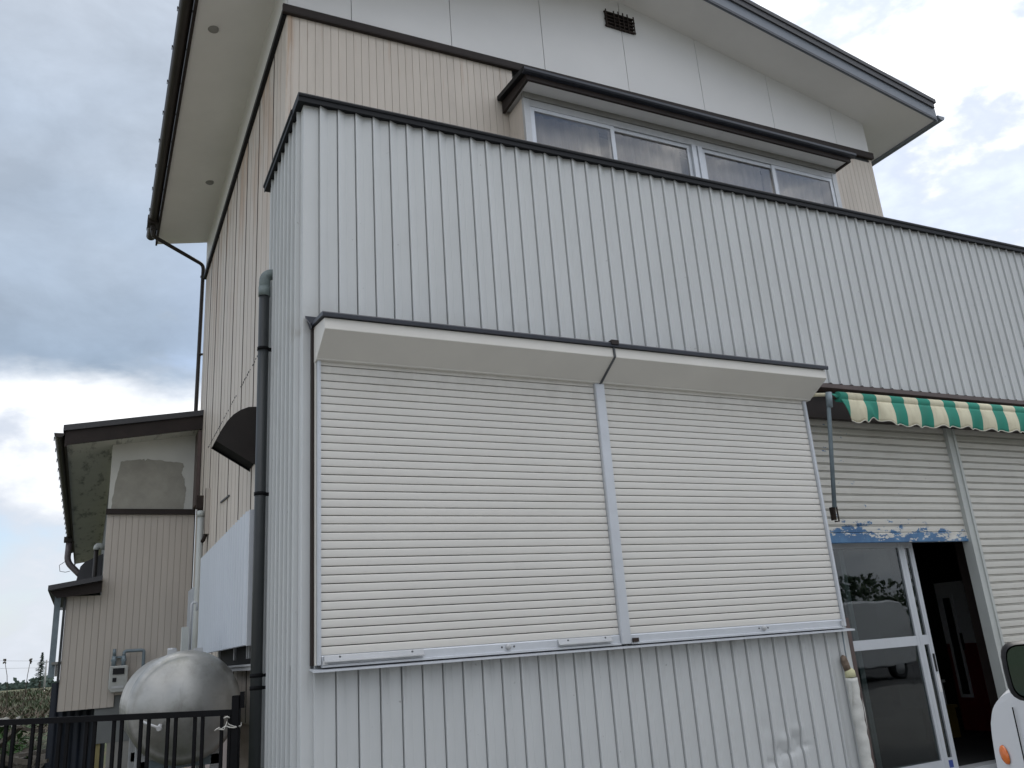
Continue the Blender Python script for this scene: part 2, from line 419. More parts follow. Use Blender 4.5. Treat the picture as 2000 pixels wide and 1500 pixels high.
# ------------------------------------------------------------------ mesh and object helpers
class MB:
    def __init__(self):
        self.v, self.f, self.sm = [], [], []

    def add(self, vs, fs, smooth=False):
        o = len(self.v)
        self.v += [tuple(p) for p in vs]
        for f in fs:
            self.f.append([i + o for i in f])
            self.sm.append(smooth)
        return self

    def box(self, x0, x1, y0, y1, z0, z1):
        vs = [(x0, y0, z0), (x1, y0, z0), (x1, y1, z0), (x0, y1, z0), (x0, y0, z1), (x1, y0, z1), (x1, y1, z1), (x0, y1, z1)]
        return self.add(vs, [(0, 3, 2, 1), (4, 5, 6, 7), (0, 1, 5, 4), (1, 2, 6, 5), (2, 3, 7, 6), (3, 0, 4, 7)])

    def obox(self, c, ax, ay, az):
        """box from centre and three half-axis vectors"""
        c, ax, ay, az = map(Vector, (c, ax, ay, az))
        vs = [c + sx * ax + sy * ay + sz * az for sz in (-1, 1) for sx, sy in ((-1, -1), (1, -1), (1, 1), (-1, 1))]
        return self.add(vs, [(0, 3, 2, 1), (4, 5, 6, 7), (0, 1, 5, 4), (1, 2, 6, 5), (2, 3, 7, 6), (3, 0, 4, 7)])

    def prism(self, poly, axis, a, b, za=0.0, zb=0.0, caps=True, smooth=False):
        """closed polygon poly of (u, v) swept along an axis; za/zb raise the two ends"""
        n = len(poly)
        def pt(u, v, w, dz):
            return {'x': (w, u, v + dz), 'y': (u, w, v + dz), 'z': (u, v, w)}[axis]
        vs = [pt(u, v, a, za) for u, v in poly] + [pt(u, v, b, zb) for u, v in poly]
        fs = [(i, (i + 1) % n, n + (i + 1) % n, n + i) for i in range(n)]
        self.add(vs, fs, smooth)
        if caps:
            self.add(vs, [tuple(range(n))[::-1], tuple(range(n, 2 * n))])
        return self

    def sheet(self, prof, axis, a, b):
        """open profile of (u, v) swept along an axis"""
        n = len(prof)
        def pt(u, v, w):
            return {'x': (w, u, v), 'y': (u, w, v), 'z': (u, v, w)}[axis]
        vs = [pt(u, v, a) for u, v in prof] + [pt(u, v, b) for u, v in prof]
        return self.add(vs, [(i, i + 1, n + i + 1, n + i) for i in range(n - 1)])

    def tube(self, pts, r, n=12, caps=True, smooth=True):
        pts = [Vector(p) for p in pts]
        rs = r if isinstance(r, (list, tuple)) else [r] * len(pts)
        rings = []
        ref = None
        for i, p in enumerate(pts):
            d = (pts[min(i + 1, len(pts) - 1)] - pts[max(i - 1, 0)]).normalized()
            if ref is None:
                ref = Vector((0, 0, 1)) if abs(d.z) < 0.9 else Vector((1, 0, 0))
            u = (ref - d * ref.dot(d)).normalized()
            w = d.cross(u)
            ref = u
            rings.append([p + rs[i] * (math.cos(2 * math.pi * j / n) * u + math.sin(2 * math.pi * j / n) * w) for j in range(n)])
        vs = [q for g in rings for q in g]
        fs = [(i * n + j, i * n + (j + 1) % n, (i + 1) * n + (j + 1) % n, (i + 1) * n + j) for i in range(len(pts) - 1) for j in range(n)]
        self.add(vs, fs, smooth)
        if caps:
            self.add(vs, [tuple(range(n))[::-1], tuple(range((len(pts) - 1) * n, len(pts) * n))])
        return self

    def lathe(self, prof, axis_pt, axis='y', n=48, smooth=True):
        """prof of (radius, along)"""
        vs = []
        for r, w in prof:
            for j in range(n):
                a = 2 * math.pi * j / n
                c, s = r * math.cos(a), r * math.sin(a)
                vs.append({'y': (axis_pt[0] + c, w, axis_pt[2] + s), 'z': (axis_pt[0] + c, axis_pt[1] + s, w),
                           'x': (w, axis_pt[1] + c, axis_pt[2] + s)}[axis])
        fs = [(i * n + j, i * n + (j + 1) % n, (i + 1) * n + (j + 1) % n, (i + 1) * n + j) for i in range(len(prof) - 1) for j in range(n)]
        return self.add(vs, fs, smooth)

    def mesh(self, name, mt):
        me = bpy.data.meshes.new(name)
        me.from_pydata(self.v, [], self.f)
        me.polygons.foreach_set('use_smooth', self.sm)
        bm = bmesh.new()
        bm.from_mesh(me)
        bmesh.ops.remove_doubles(bm, verts=bm.verts, dist=1e-5)
        bmesh.ops.recalc_face_normals(bm, faces=bm.faces)
        bm.to_mesh(me)
        bm.free()
        me.materials.append(mt)
        me.update()
        return me


WLOC = {}


def link(name, me, parent=None, loc=(0, 0, 0)):
    o = bpy.data.objects.new(name, me)
    COL.objects.link(o)
    o.location = loc
    WLOC[o.name] = Vector(loc)
    if parent is not None:
        o.parent = parent
        o.matrix_parent_inverse = Matrix.Translation(-WLOC[parent.name])
    return o


def part(name, mb, mt, parent, loc=(0, 0, 0), label=None, bevel=0.0, kind=None):
    o = link(name, mb.mesh(name, mt), parent, loc)
    if label:
        o['label'] = label
    if kind:
        o['kind'] = kind
    if bevel:
        b = o.modifiers.new('bevel', 'BEVEL')
        b.width = bevel
        b.segments = 2
        b.limit_method = 'ANGLE'
    return o


def thing(name, label, cat, loc=(0, 0, 0), group=None):
    o = link(name, None, None, loc)
    o['label'] = label
    o['category'] = cat
    if group:
        o['group'] = group
    return o


def solo(name, mb, mt, label, cat, group=None):
    o = part(name, mb, mt, None)
    o['label'] = label
    o['category'] = cat
    if group:
        o['group'] = group
    return o


def structure(name, mb, mt, kind='structure'):
    o = part(name, mb, mt, None)
    o['kind'] = kind
    return o


def bend(a, b, c, r, n=6):
    """rounded corner at b between a and c"""
    a, b, c = Vector(a), Vector(b), Vector(c)
    p, q = b + (a - b).normalized() * r, b + (c - b).normalized() * r
    return [tuple((1 - t) ** 2 * p + 2 * t * (1 - t) * b + t * t * q) for t in [i / n for i in range(n + 1)]]


# ------------------------------------------------------------------ ground
structure('ground', MB().add([(-900, -300, 0), (900, -300, 0), (900, 2600, 0), (-900, 2600, 0)], [(0, 1, 2, 3)]), M['field'])
structure('forecourt', MB().add([(-2.0, -7.5, 0.004), (16, -7.5, 0.004), (16, 0.45, 0.004), (-2.0, 0.45, 0.004)], [(0, 1, 2, 3)]), M['yard'])
structure('bounce_ground', MB().add([(-18, -7.5, 0.004), (-2.0, -7.5, 0.004), (-2.0, 1.6, 0.004), (-18, 1.6, 0.004)], [(0, 1, 2, 3)]), M['bounce'])  # unseen pale ground added to bounce light up to the soffits
structure('road', MB().add([(-300, -14.0, 0.004), (300, -14.0, 0.004), (300, -7.5, 0.004), (-300, -7.5, 0.004)], [(0, 1, 2, 3)]), M['asphalt'])

# ------------------------------------------------------------------ annex (shop front with ribbed grey metal siding)
annex = thing('shop_annex', 'shop annex clad in grey ribbed metal with a dark parapet cap and roller shutters', 'shop', (0, 0, 0))
TILT = 0.0075
P = 0.1268


def rib_profile(p, h=0.0):
    """one pitch of the siding: recessed joint, proud flat, sloped face, back flat"""
    return [(0.0, 0.012), (0.0034, 0.012), (0.0038, -0.027), (0.008, -0.0275), (p * 0.47, -0.001), (p * 0.50, 0.0005), (p * 0.54, 0.0005), (p - 0.0026, -0.010), (p - 0.0020, 0.012), (p, 0.012)]


def siding_mesh(p, z0, z1, name):
    mb = MB()
    mb.sheet(rib_profile(p), 'z', z0, z1)
    return mb.mesh(name, M['siding'])


def wallbox(*a):
    return MB().box(*a)


# core walls behind the siding
core = MB()
core.box(0.03, 4.24, 0.015, 0.13, 0.0, 4.98)
core.box(4.24, 9.2, 0.015, 0.13, 3.30, 4.98)
core.box(0.015, 0.13, 0.131, 1.18, 0.0, 4.98)
core.box(0.14, 9.2, 0.14, 0.94, 4.72, 4.80)
part('wall', core, M['wallcore'], annex)
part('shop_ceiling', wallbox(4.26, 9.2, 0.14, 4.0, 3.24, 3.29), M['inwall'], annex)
part('return_wall', wallbox(4.225, 4.262, 0.135, 0.42, 0.0, 3.235), M['post'], annex)

up = siding_mesh(P, 0.0, 1.76, 'siding_panel')
x = 0.1048
k = 0
while x < 9.0:
    link('siding_panel', up, annex, (x, 0, 3.295 + TILT * x * 0.6))
    x += P
low = siding_mesh(0.1301, 0.0, 1.18, 'siding_panel')


def dented(p, z0, z1, dents, name):
    prof = rib_profile(p)
    nz = 110
    mb = MB()
    vs = []
    # resample the profile so the dents have points to move
    pr = []
    for (a, b) in zip(prof[:-1], prof[1:]):
        n = max(1, int((b[0] - a[0]) / 0.008))
        pr += [(a[0] + (b[0] - a[0]) * i / n, a[1] + (b[1] - a[1]) * i / n) for i in range(n)]
    pr.append(prof[-1])
    for j in range(nz + 1):
        z = z0 + (z1 - z0) * j / nz
        for u, w in pr:
            dy = 0
            for (dx, dz, rx, rz, amp) in dents:
                q = ((u - dx) / rx) ** 2 + ((z - dz) / rz) ** 2
                dy += 0.85 * amp * math.exp(-q)
            vs.append((u, min(w + dy, 0.0125), z))
    n = len(pr)
    mb.add(vs, [(j * n + i, j * n + i + 1, (j + 1) * n + i + 1, (j + 1) * n + i) for j in range(nz) for i in range(n - 1)], False)
    return mb.mesh(name, M['siding'])


x = 0.0667
i = 0
while x < 4.12:
    me = low
    if 3.15 < x < 3.70:
        d = []
        for (gx, gz, rx, rz, amp) in ((3.36, 0.49, 0.05, 0.045, 0.020), (3.43, 0.56, 0.04, 0.035, -0.012), (3.53, 0.53, 0.05, 0.05, 0.022),
                                      (3.57, 0.62, 0.05, 0.03, -0.008), (3.27, 0.66, 0.04, 0.05, 0.009), (3.30, 0.42, 0.05, 0.03, 0.016),
                                      (3.46, 0.47, 0.06, 0.02, 0.014), (3.60, 0.50, 0.05, 0.02, 0.012)):
            if abs(gx - x - 0.065) < 0.16:
                d.append((gx - x, gz, rx * 1.15, rz * 1.15, amp))
        me = dented(0.1301, 0.0, 1.18, [(a, b - 0.12, c_, d_, e) for a, b, c_, d_, e in d], 'siding_panel')
        o = link('siding_panel', me, annex, (x, 0, 0.12))
        if 3.2 < x < 3.5:
            o['label'] = 'dented grey siding panel'
    else:
        o = link('siding_panel', me, annex, (x, 0, 0.12))
    x += 0.1301
xl_end = x
# left flank panels (same sheet seen edge on), y runs back
pf = 0.1345
fl = MB().sheet([(-(w) + 0.0, u) for u, w in [(a, b - 0.0) for a, b in rib_profile(pf)]], 'z', 0.0, 4.93)
fl.v = [(-(vx) * -1 * -1 if False else -vx * -1, vy, vz) for vx, vy, vz in fl.v]
flank = MB().sheet([(w, u) for u, w in rib_profile(pf)], 'z', 0.0, 4.93).mesh('flank_panel', M['siding'])
for i in range(8):
    y0 = 0.088 + i * pf
    link('flank_panel', flank, annex, (0, y0, 0.12))
# folded corner post in the same grey
cp = MB().prism([(0.0, 0.088), (0.0, 0.004), (0.004, 0.0), (0.1035, 0.0), (0.1035, 0.012), (0.012, 0.012), (0.012, 0.088)], 'z', 0.12, 5.04)
part('corner_trim', cp, M['siding'], annex)
part('end_flashing', MB().box(-0.004, 0.055, 1.166, 1.20, 0.12, 5.0), M['flash'], annex)
part('corner_strip', MB().box(4.222, 4.262, -0.012, 0.13, 0.05, 1.36), M['brown'], annex)
part('edge_trim', MB().box(xl_end, 4.2195, -0.004, 0.012, 0.12, 1.30), M['siding'], annex)

# parapet cap
capprof = [(0.16, 5.078), (-0.036, 5.078), (-0.052, 5.072), (-0.058, 5.060), (-0.056, 5.046), (-0.048, 5.040), (-0.048, 5.006), (-0.043, 5.003), (-0.043, 5.012), (0.16, 5.012)]
part('parapet_cap', MB().prism(capprof, 'x', -0.046, 9.2, 0.0, 9.2 * TILT), M['cap'], annex)
part('parapet_cap', MB().prism([(u, v) for u, v in capprof], 'y', 0.161, 1.235), M['cap'], annex)
# brown drip trim under the upper siding on the shop side
tp = [(0.12, 3.305), (-0.022, 3.305), (-0.036, 3.298), (-0.036, 3.262), (-0.026, 3.258), (0.06, 3.258), (0.06, 3.292), (0.12, 3.292)]
part('drip_trim', MB().prism(tp, 'x', 4.20, 9.2, 0.0, 5.0 * 0.006), M['brown'], annex)
part('recess_shade', MB().box(4.27, 9.2, 0.065, 0.12, 3.02, 3.285), M['darkbrown'], annex)  # dark strip standing in for the black shadow recess under the trim

# ---- window with two closed roller shutters
unit = MB()
unit.box(0.055, 4.19, -0.012, 0.010, 1.285, 3.33)
part('window_backing', unit, M['gap'], annex)
part('side_strip', MB().box(0.051, 0.0655, -0.040, 0.013, 1.30, 3.335), M['darkbrown'], annex)
# guides
def guide(x0, x1, yf, z0, z1, lab=None):
    mb = MB().box(x0, x1, yf, -0.014, z0, z1)
    mb.box(x0 + 0.004, x0 + 0.010, yf - 0.004, yf, z0, z1)
    return part('guide_rail', mb, M['alu'], annex, bevel=0.002, label=lab)


part('guide_cover', MB().box(0.0665, 0.0735, -0.066, -0.013, 1.30, 3.15), M['boxp'], annex)
guide(0.075, 0.0955, -0.092, 1.30, 3.115)
guide(2.085, 2.163, -0.100, 1.290, 3.105, 'wide centre rail between the two shutters')
guide(4.112, 4.142, -0.092, 1.30, 3.105)
part('guide_cover', MB().box(4.144, 4.186, -0.050, -0.013, 1.30, 3.15), M['alud'], annex)

SP = 0.0494
slat_prof = [(0.010, 0.0003), (-0.002, 0.0004), (-0.0050, 0.0030), (-0.0062, 0.012), (-0.0066, 0.024), (-0.0060, 0.038), (-0.0040, 0.0440), (-0.001, 0.0453), (0.010, 0.0455)]


def shutter(x0, x1, name_label, zb=1.352, n=36):
    root = part('roller_shutter', MB().box(x0, x1, -0.068, -0.050, zb - 0.002, zb + 0.001), M['alu'], annex, label=name_label)
    me = MB().sheet([(u - 0.070, v) for u, v in slat_prof], 'x', 0.0, x1 - x0).mesh('slat', M['slat'])
    for i in range(n):
        link('slat', me, root, (x0, random.uniform(-0.0006, 0.0006), zb + i * SP))
    # bottom rail
    br = MB().prism([(-0.060, zb - 0.002), (-0.083, zb - 0.002), (-0.086, zb - 0.008), (-0.086, zb - 0.050), (-0.098, zb - 0.054), (-0.098, zb - 0.066), (-0.060, zb - 0.066)], 'x', x0 + 0.001, x1 - 0.001)
    part('bottom_rail', br, M['alu'], root)
    return root


sh1 = shutter(0.098, 2.083, 'left closed cream roller shutter')
sh2 = shutter(2.165, 4.110, 'right closed cream roller shutter')


def knob(x, z, root):
    k_ = MB().lathe([(0.0, -0.104), (0.008, -0.104), (0.017, -0.101), (0.019, -0.0865)], (x, 0, z), 'y', 20)
    part('lock_knob', k_, M['alud'], root)
    for dx in (-0.042, 0.042):
        part('screw', MB().lathe([(0.0, -0.0885), (0.006, -0.088), (0.0065, -0.0865)], (x + dx, 0, z), 'y', 10), M['gap'], root)


knob(1.258, 1.326, sh1)
knob(3.322, 1.328, sh2)


def lockbar(x0, x1, root):
    mb = MB().prism([(-0.0865, 1.349), (-0.094, 1.349), (-0.098, 1.345), (-0.104, 1.322), (-0.118, 1.316), (-0.118, 1.312), (-0.0865, 1.312)], 'x', x0, x1)
    part('lift_handle', mb, M['alud'], root)
    for xx in (x0 + 0.10 * (x1 - x0) + 0.03, x1 - 0.12 * (x1 - x0)):
        part('screw', MB().lathe([(0.0, -0.1012), (0.0065, -0.1008), (0.007, -0.094)], (xx, 0, 1.338), 'y', 10), M['gap'], root)


lockbar(0.110, 0.700, sh1)
lockbar(1.610, 2.010, sh1)
part('end_latch', MB().box(0.101, 0.128, -0.108, -0.0985, 1.300, 1.322), M['inwhite'], sh1)
part('end_latch', MB().box(2.170, 2.215, -0.112, -0.0985, 1.298, 1.325), M['rust'], sh2)
part('end_latch', MB().box(4.085, 4.109, -0.104, -0.087, 1.30, 1.34), M['alud'], sh2)
# sill
part('window_sill', MB().prism([(-0.014, 1.2845), (-0.112, 1.2745), (-0.112, 1.2620), (-0.104, 1.2620), (-0.104, 1.268), (-0.014, 1.276)], 'x', 0.044, 4.20), M['alu'], annex)

# shutter box in two halves, with folded metal roof
def boxhalf(x0, x1, end_l):
    prof = [(-0.013, 3.345), (-0.318, 3.300), (-0.322, 3.232), (-0.320, 3.228), (-0.118, 3.112), (-0.112, 3.104), (-0.100, 3.104), (-0.013, 3.104)]
    return MB().prism(prof, 'x', x0, x1)


part('shutter_box', boxhalf(0.064, 2.122, True), M['boxp'], annex, label='left half of the cream shutter box')
part('shutter_box', boxhalf(2.136, 4.176, False), M['boxp'], annex, label='right half of the cream shutter box')
part('box_joint', MB().prism([(-0.013, 3.35), (-0.330, 3.306), (-0.334, 3.228), (-0.122, 3.100), (-0.013, 3.098)], 'x', 2.1225, 2.1355), M['gap'], annex)
part('box_roof', MB().prism([(-0.014, 3.372), (-0.338, 3.334), (-0.342, 3.326), (-0.340, 3.304), (-0.328, 3.302), (-0.328, 3.309), (-0.014, 3.352)], 'x', 0.046, 4.196), M['flash'], annex)
part('box_roof_flashing', MB().add([(0.012, -0.016, 3.425), (0.10, -0.016, 3.425), (0.10, -0.016, 3.375), (0.045, -0.016, 3.33), (0.045, -0.075, 3.33), (0.012, -0.030, 3.40)],
                                   [(0, 1, 2, 3), (0, 3, 4, 5)]), M['flash'], annex)
part('roof_clip', MB().box(2.10, 2.16, -0.352, -0.300, 3.318, 3.350), M['darkbrown'], annex)

# ---- shop openings: half-raised shutter, post, closed shutter
SQ = 0.0667
sq_prof = [(0.014, 0.0), (0.002, 0.0008), (-0.004, 0.004), (-0.005, 0.028), (-0.004, 0.0515), (0.002, 0.0535), (0.014, 0.0538), (0.014, 0.0572), (0.002, 0.0574), (-0.002, 0.0585), (-0.002, 0.0620), (0.002, 0.0635), (0.014, 0.0638), (0.014, SQ)]


def shopshutter(x0, x1, zb, zt, label):
    root = part('shop_shutter', MB().box(x0, x1, 0.176, 0.186, zb, zb + 0.004), M['bluebar'], annex, label=label)
    me = MB().sheet([(u + 0.180, v) for u, v in sq_prof], 'x', 0.0, x1 - x0).mesh('slat', M['shop'])
    z = zb + 0.088
    while z < zt:
        link('slat', me, root, (x0, random.uniform(-0.001, 0.001), z))
        z += SQ
    part('bottom_rail', MB().prism([(0.186, zb), (0.172, zb), (0.168, zb + 0.006), (0.168, zb + 0.078), (0.176, zb + 0.086), (0.186, zb + 0.086)], 'x', x0, x1), M['bluebar'], root)
    return root


shopshutter(4.272, 6.150, 1.960, 3.20, 'half-raised shop shutter with peeling blue paint along its bottom')
shopshutter(6.262, 8.60, 0.03, 3.20, 'closed weathered shop shutter')


def shop_post(x):
    mb = MB()
    mb.box(x, x + 0.030, 0.138, 0.235, 0.0, 3.235)
    mb.box(x + 0.0305, x + 0.088, 0.150, 0.235, 0.0, 3.235)
    mb.box(x + 0.0885, x + 0.118, 0.138, 0.235, 0.0, 3.235)
    part('shutter_post', mb, M['post'], annex)


shop_post(6.146)
shop_post(8.60)
part('end_wall', MB().box(9.205, 9.26, 0.0, 4.1, 0.0, 5.02), M['siding'], annex)
part('end_pier', MB().box(8.722, 9.2, 0.150, 0.235, 0.0, 3.235), M['siding'], annex)
# door frame behind
part('door_frame', MB().box(4.264, 6.40, 0.330, 0.460, 1.99, 2.05), M['alud'], annex)
part('door_frame', MB().box(6.330, 6.40, 0.330, 0.460, 0.0, 1.985), M['darkbrown'], annex)
part('door_track', MB().box(4.264, 6.33, 0.330, 0.460, 0.0, 0.075), M['alud'], annex)
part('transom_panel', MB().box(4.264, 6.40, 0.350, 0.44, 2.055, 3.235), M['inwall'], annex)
# shop interior shell
shell = MB()
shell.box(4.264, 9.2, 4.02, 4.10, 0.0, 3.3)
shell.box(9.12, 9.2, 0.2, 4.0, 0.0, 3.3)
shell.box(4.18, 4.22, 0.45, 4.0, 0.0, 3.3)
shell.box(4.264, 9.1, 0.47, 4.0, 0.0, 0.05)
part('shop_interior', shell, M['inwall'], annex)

# ------------------------------------------------------------------ sliding doors
def sliding_door(x0, x1, y, label, stile=0.078, sticker=False):
    d = thing('sliding_door', label, 'door', (x0, y, 0.08), 'aluminium sliding shop doors')
    st = []
    for a in (x0, x1 - stile):
        mb = MB().box(a, a + stile, y - 0.017, y + 0.017, 0.080, 1.985)
        mb.box(a + stile * 0.42, a + stile * 0.50, y - 0.019, y - 0.017, 0.080, 1.985)
        st.append(part('stile', mb, M['alu'], d))
    part('top_rail', MB().box(x0 + stile, x1 - stile, y - 0.015, y + 0.015, 1.935, 1.985), M['alu'], d)
    part('middle_rail', MB().box(x0 + stile, x1 - stile, y - 0.016, y + 0.016, 1.092, 1.172), M['alu'], d)
    part('bottom_rail', MB().box(x0 + stile, x1 - stile, y - 0.016, y + 0.016, 0.080, 0.168), M['alu'], d)
    part('glass_pane', MB().box(x0 + stile, x1 - stile, y - 0.002, y + 0.002, 1.172, 1.935), M['doorglass'], d)
    part('glass_pane', MB().box(x0 + stile, x1 - stile, y - 0.002, y + 0.002, 0.168, 1.092), M['doorglass'], d)
    if sticker:
        hx = x1 - stile * 0.62
        part('handle', MB().box(hx, hx + 0.022, y - 0.0215, y - 0.0172, 0.86, 1.01), M['blackp'], d)
        part('sticker', MB().box(hx - 0.004, hx + 0.030, y - 0.0198, y - 0.0174, 0.69, 0.84), M['sticker'], d)
        part('sticker', MB().box(x1 - stile - 0.16, x1 - stile - 0.005, y - 0.0182, y - 0.0162, 0.092, 0.150), M['bluestk'], d)
    return d


sliding_door(4.40, 5.491, 0.362, 'front aluminium sliding door with a dark glass pane beside the grey wall')
sliding_door(4.72, 5.664, 0.412, 'rear aluminium sliding door half hidden behind the front one with a white sticker', 0.054, True)

# things in the shop
idr = thing('interior_door', 'white and dark red panel door with a tall narrow window inside the shop', 'door', (8.0, 1.83, 0.05))
part('upper_panel', MB().box(8.0, 8.03, 1.59, 2.08, 1.005, 1.70), M['inwhite'], idr)
part('lower_panel', MB().box(8.0, 8.03, 1.59, 2.08, 0.06, 1.002), M['red'], idr)
for (ya, yb, za, zb) in ((1.865, 1.895, 0.415, 1.555), (1.995, 2.025, 0.415, 1.555), (1.8955, 1.9945, 0.415, 0.450), (1.8955, 1.9945, 1.520, 1.555)):
    part('window_frame', MB().box(7.984, 7.9995, ya, yb, za, zb), M['inwhite'], idr)
part('window_glass', MB().box(7.990, 7.9993, 1.896, 1.994, 0.451, 1.519), M['blackp'], idr)
part('pull_handle', MB().tube([(7.96, 1.83, 0.93), (7.96, 1.83, 1.12)], 0.014), M['blackp'], idr)
cr = MB().box(7.05, 7.5, 1.75, 2.15, 0.06, 0.36)
cr.box(7.03, 7.52, 1.73, 2.17, 0.361, 0.39)
solo('crate', cr, M['yellow'], 'dim yellow crate on the shop floor behind the glass door', 'crate')
bx = MB().box(7.09, 7.45, 1.80, 2.10, 0.391, 0.62)
bx.box(7.07, 7.47, 1.78, 2.12, 0.621, 0.65)
solo('white_box', bx, M['inwhite'], 'white lidded box on top of the yellow crate in the shop', 'box')

# ------------------------------------------------------------------ awning (rolled up)
aw = thing('shop_awning', 'rolled up green and cream striped canvas awning over the shop shutters', 'awning', (4.40, -0.2, 3.0))
AX0, AX1 = 4.405, 8.7
rollc = (-0.190, 3.128)
roll = MB().prism([(rollc[0] + 0.040 * math.cos(a), rollc[1] + 0.044 * math.sin(a)) for a in [2 * math.pi * i / 20 for i in range(20)]], 'x', AX0, AX1, 0.0, 0.03, smooth=True)
part('canvas_roll', roll, M['canvas'], aw)
nx, nz = 300, 8
vs = []
for i in range(nx + 1):
    xx = AX0 + (AX1 - AX0) * i / nx
    t = xx - AX0
    scal = 0.010 * math.cos(2 * math.pi * (xx - 4.49) / 0.1683)
    drop = 0.190 + scal + 0.006 * math.sin(5.1 * xx)
    sag = 0.07 * math.exp(-((xx - 4.78) / 0.10) ** 2)      # lifted fold near the end
    for j in range(nz + 1):
        s = j / nz
        wav = 0.020 * s * math.sin(2 * math.pi * xx / 0.3366 + 0.8) + 0.012 * s * math.sin(8.3 * xx + 1)
        fold = -0.035 * math.exp(-((xx - 4.66 - 0.10 * s) / 0.06) ** 2) * s + 0.03 * math.exp(-((xx - 4.80) / 0.07) ** 2) * s
        skew = 0.10 * s * math.exp(-((xx - AX0) / 0.22) ** 2)
        vs.append((xx + skew, -0.224 - 0.012 * math.sin(math.pi * s) + wav + fold, 3.100 + t * 0.008 - (drop - sag * 0.55) * s))
fs = [(i * (nz + 1) + j, (i + 1) * (nz + 1) + j, (i + 1) * (nz + 1) + j + 1, i * (nz + 1) + j + 1) for i in range(nx) for j in range(nz)]
val = part('valance', MB().add(vs, fs, True), M['canvas'], aw)
so = val.modifiers.new('thick', 'SOLIDIFY')
so.thickness = 0.002
hem = [vs[i * (nz + 1) + nz] for i in range(nx + 1)]
part('hem_tape', MB().tube([(p[0], p[1], p[2] - 0.002) for p in hem], 0.0045, 5), M['hem'], aw)
part('front_bar', MB().tube([(4.30, -0.180, 3.128), (AX0 + 0.06, -0.180, 3.128)], 0.020, 12), M['rust'], aw)
part('top_cord', MB().tube([(4.17, -0.02, 3.14), (4.24, -0.10, 3.16), (4.34, -0.18, 3.145), (4.42, -0.2, 3.12)], 0.016, 8), M['canvas'], aw)
arm = MB().tube([(4.30, -0.20, 3.145), (4.292, -0.19, 3.08), (4.281, -0.06, 2.22)], 0.0175, 12)
part('drop_arm', arm, M['steel'], aw)
part('arm_collar', MB().tube([(4.3005, -0.202, 3.155), (4.293, -0.192, 3.03)], 0.026, 14), M['steel'], aw)
bk = MB().tube([(4.281, -0.055, 2.24), (4.279, -0.045, 2.12)], 0.012, 8)
bk.box(4.2665, 4.276, -0.050, -0.015, 2.12, 2.225)
bk.tube([(4.30, -0.04, 2.235), (4.325, -0.04, 2.23), (4.325, -0.04, 2.11), (4.28, -0.04, 2.11)], 0.007, 6)
part('arm_bracket', bk, M['rust'], aw)

# ------------------------------------------------------------------ main house
house = thing('house', 'two-storey beige house with a white gable and a dark-trimmed sloping roof', 'house', (0.06, 0.95, 0))
HX0, HX1, HY0, HY1 = 0.06, 7.055, 0.95, 6.49
BT = 0.0105   # slight lean of the long gable band


def roofz(x):
    return 7.86 - 0.2 * abs(x - 3.6)


hc = MB()
hc.box(0.10, 4.16, 1.0, 1.08, 0.0, 7.05)
hc.box(4.16, 7.02, 1.0, 1.08, 3.34, 7.05)
hc.box(0.10, 0.18, 1.081, 6.45, 0.0, 7.05)
hc.box(6.94, 7.02, 1.081, 6.45, 3.34, 7.05)
hc.box(0.181, 6.939, 6.37, 6.45, 0.0, 7.05)
part('wall_core', hc, M['wallcore'], house)
# front boards
BP = 0.0675
board = MB().sheet([(0.0, 0.008), (0.001, 0.008), (0.002, 0.0), (BP - 0.002, 0.0), (BP - 0.001, 0.008), (BP, 0.008)], 'z', 0.0, 1.86).mesh('wall_board', M['beige'])
x = 0.10
while x < 7.02:
    if not (2.18 < x < 5.86):
        link('wall_board', board, house, (x, HY0, 4.75))
    x += BP
part('corner_board', MB().prism([(HX0, 1.02), (HX0, 0.965), (HX0 + 0.006, 0.953), (HX0 + 0.018, 0.947), (0.0995, 0.947), (0.0995, 0.96), (0.075, 0.965), (0.072, 1.02)], 'z', 4.75, 6.60), M['beige'], house)
part('corner_board', MB().prism([(7.02, 0.948), (HX1, 0.948), (HX1, 1.02), (7.045, 1.02), (7.045, 0.96), (7.02, 0.96)], 'z', 4.75, 6.66), M['beige'], house)
# left flank: wide panels with fine grooves
PW = 0.729
prof = []
for j in range(10):
    a = j * PW / 10
    dpt = 0.012 if j == 0 else 0.0030
    prof += [(a + (0.007 if j == 0 else 0), dpt), (a + (0.0075 if j == 0 else 0.0015), dpt), (a + (0.008 if j == 0 else 0.004), 0.0), (a + PW / 10 - 0.004, 0.0), (a + PW / 10 - 0.0015, 0.0030 if j < 9 else 0.012)]
sidep = MB().sheet([(w, u) for u, w in prof], 'z', 0.0, 5.72).mesh('flank_panel', M['beige'])
y = 1.022
edges = [1.022, 1.475, 2.20, 2.88, 3.60, 4.36, 5.11, 5.78, 6.49]
for a, b in zip(edges[:-1], edges[1:]):
    o = link('flank_panel', sidep, house, (HX0, a, 0.90))
    o.scale = (1, (b - a) / PW, 1)
for i, (a, b) in enumerate(zip(edges[:-1], edges[1:])):
    if i:
        part('joint_strip', MB().box(0.0545, 0.0602, a - 0.004, a + 0.008, 0.91, 6.56), M['joint'], house)
    for q in (1, 2):
        w = a + (b - a) * q / 3
        part('joint_strip', MB().box(0.0582, 0.0602, w - 0.003, w + 0.004, 0.91, 6.56), M['joint2'], house)
nl = MB()
for i in range(46):
    yy = 2.02 + i * 0.0745
    if random.random() < 0.85:
        nl.box(0.0545, 0.0605, yy, yy + random.uniform(0.012, 0.034), 3.862 + random.uniform(-0.006, 0.006), 3.872 + random.uniform(-0.004, 0.008))
part('nail_row', nl, M['gap'], house, kind='stuff')
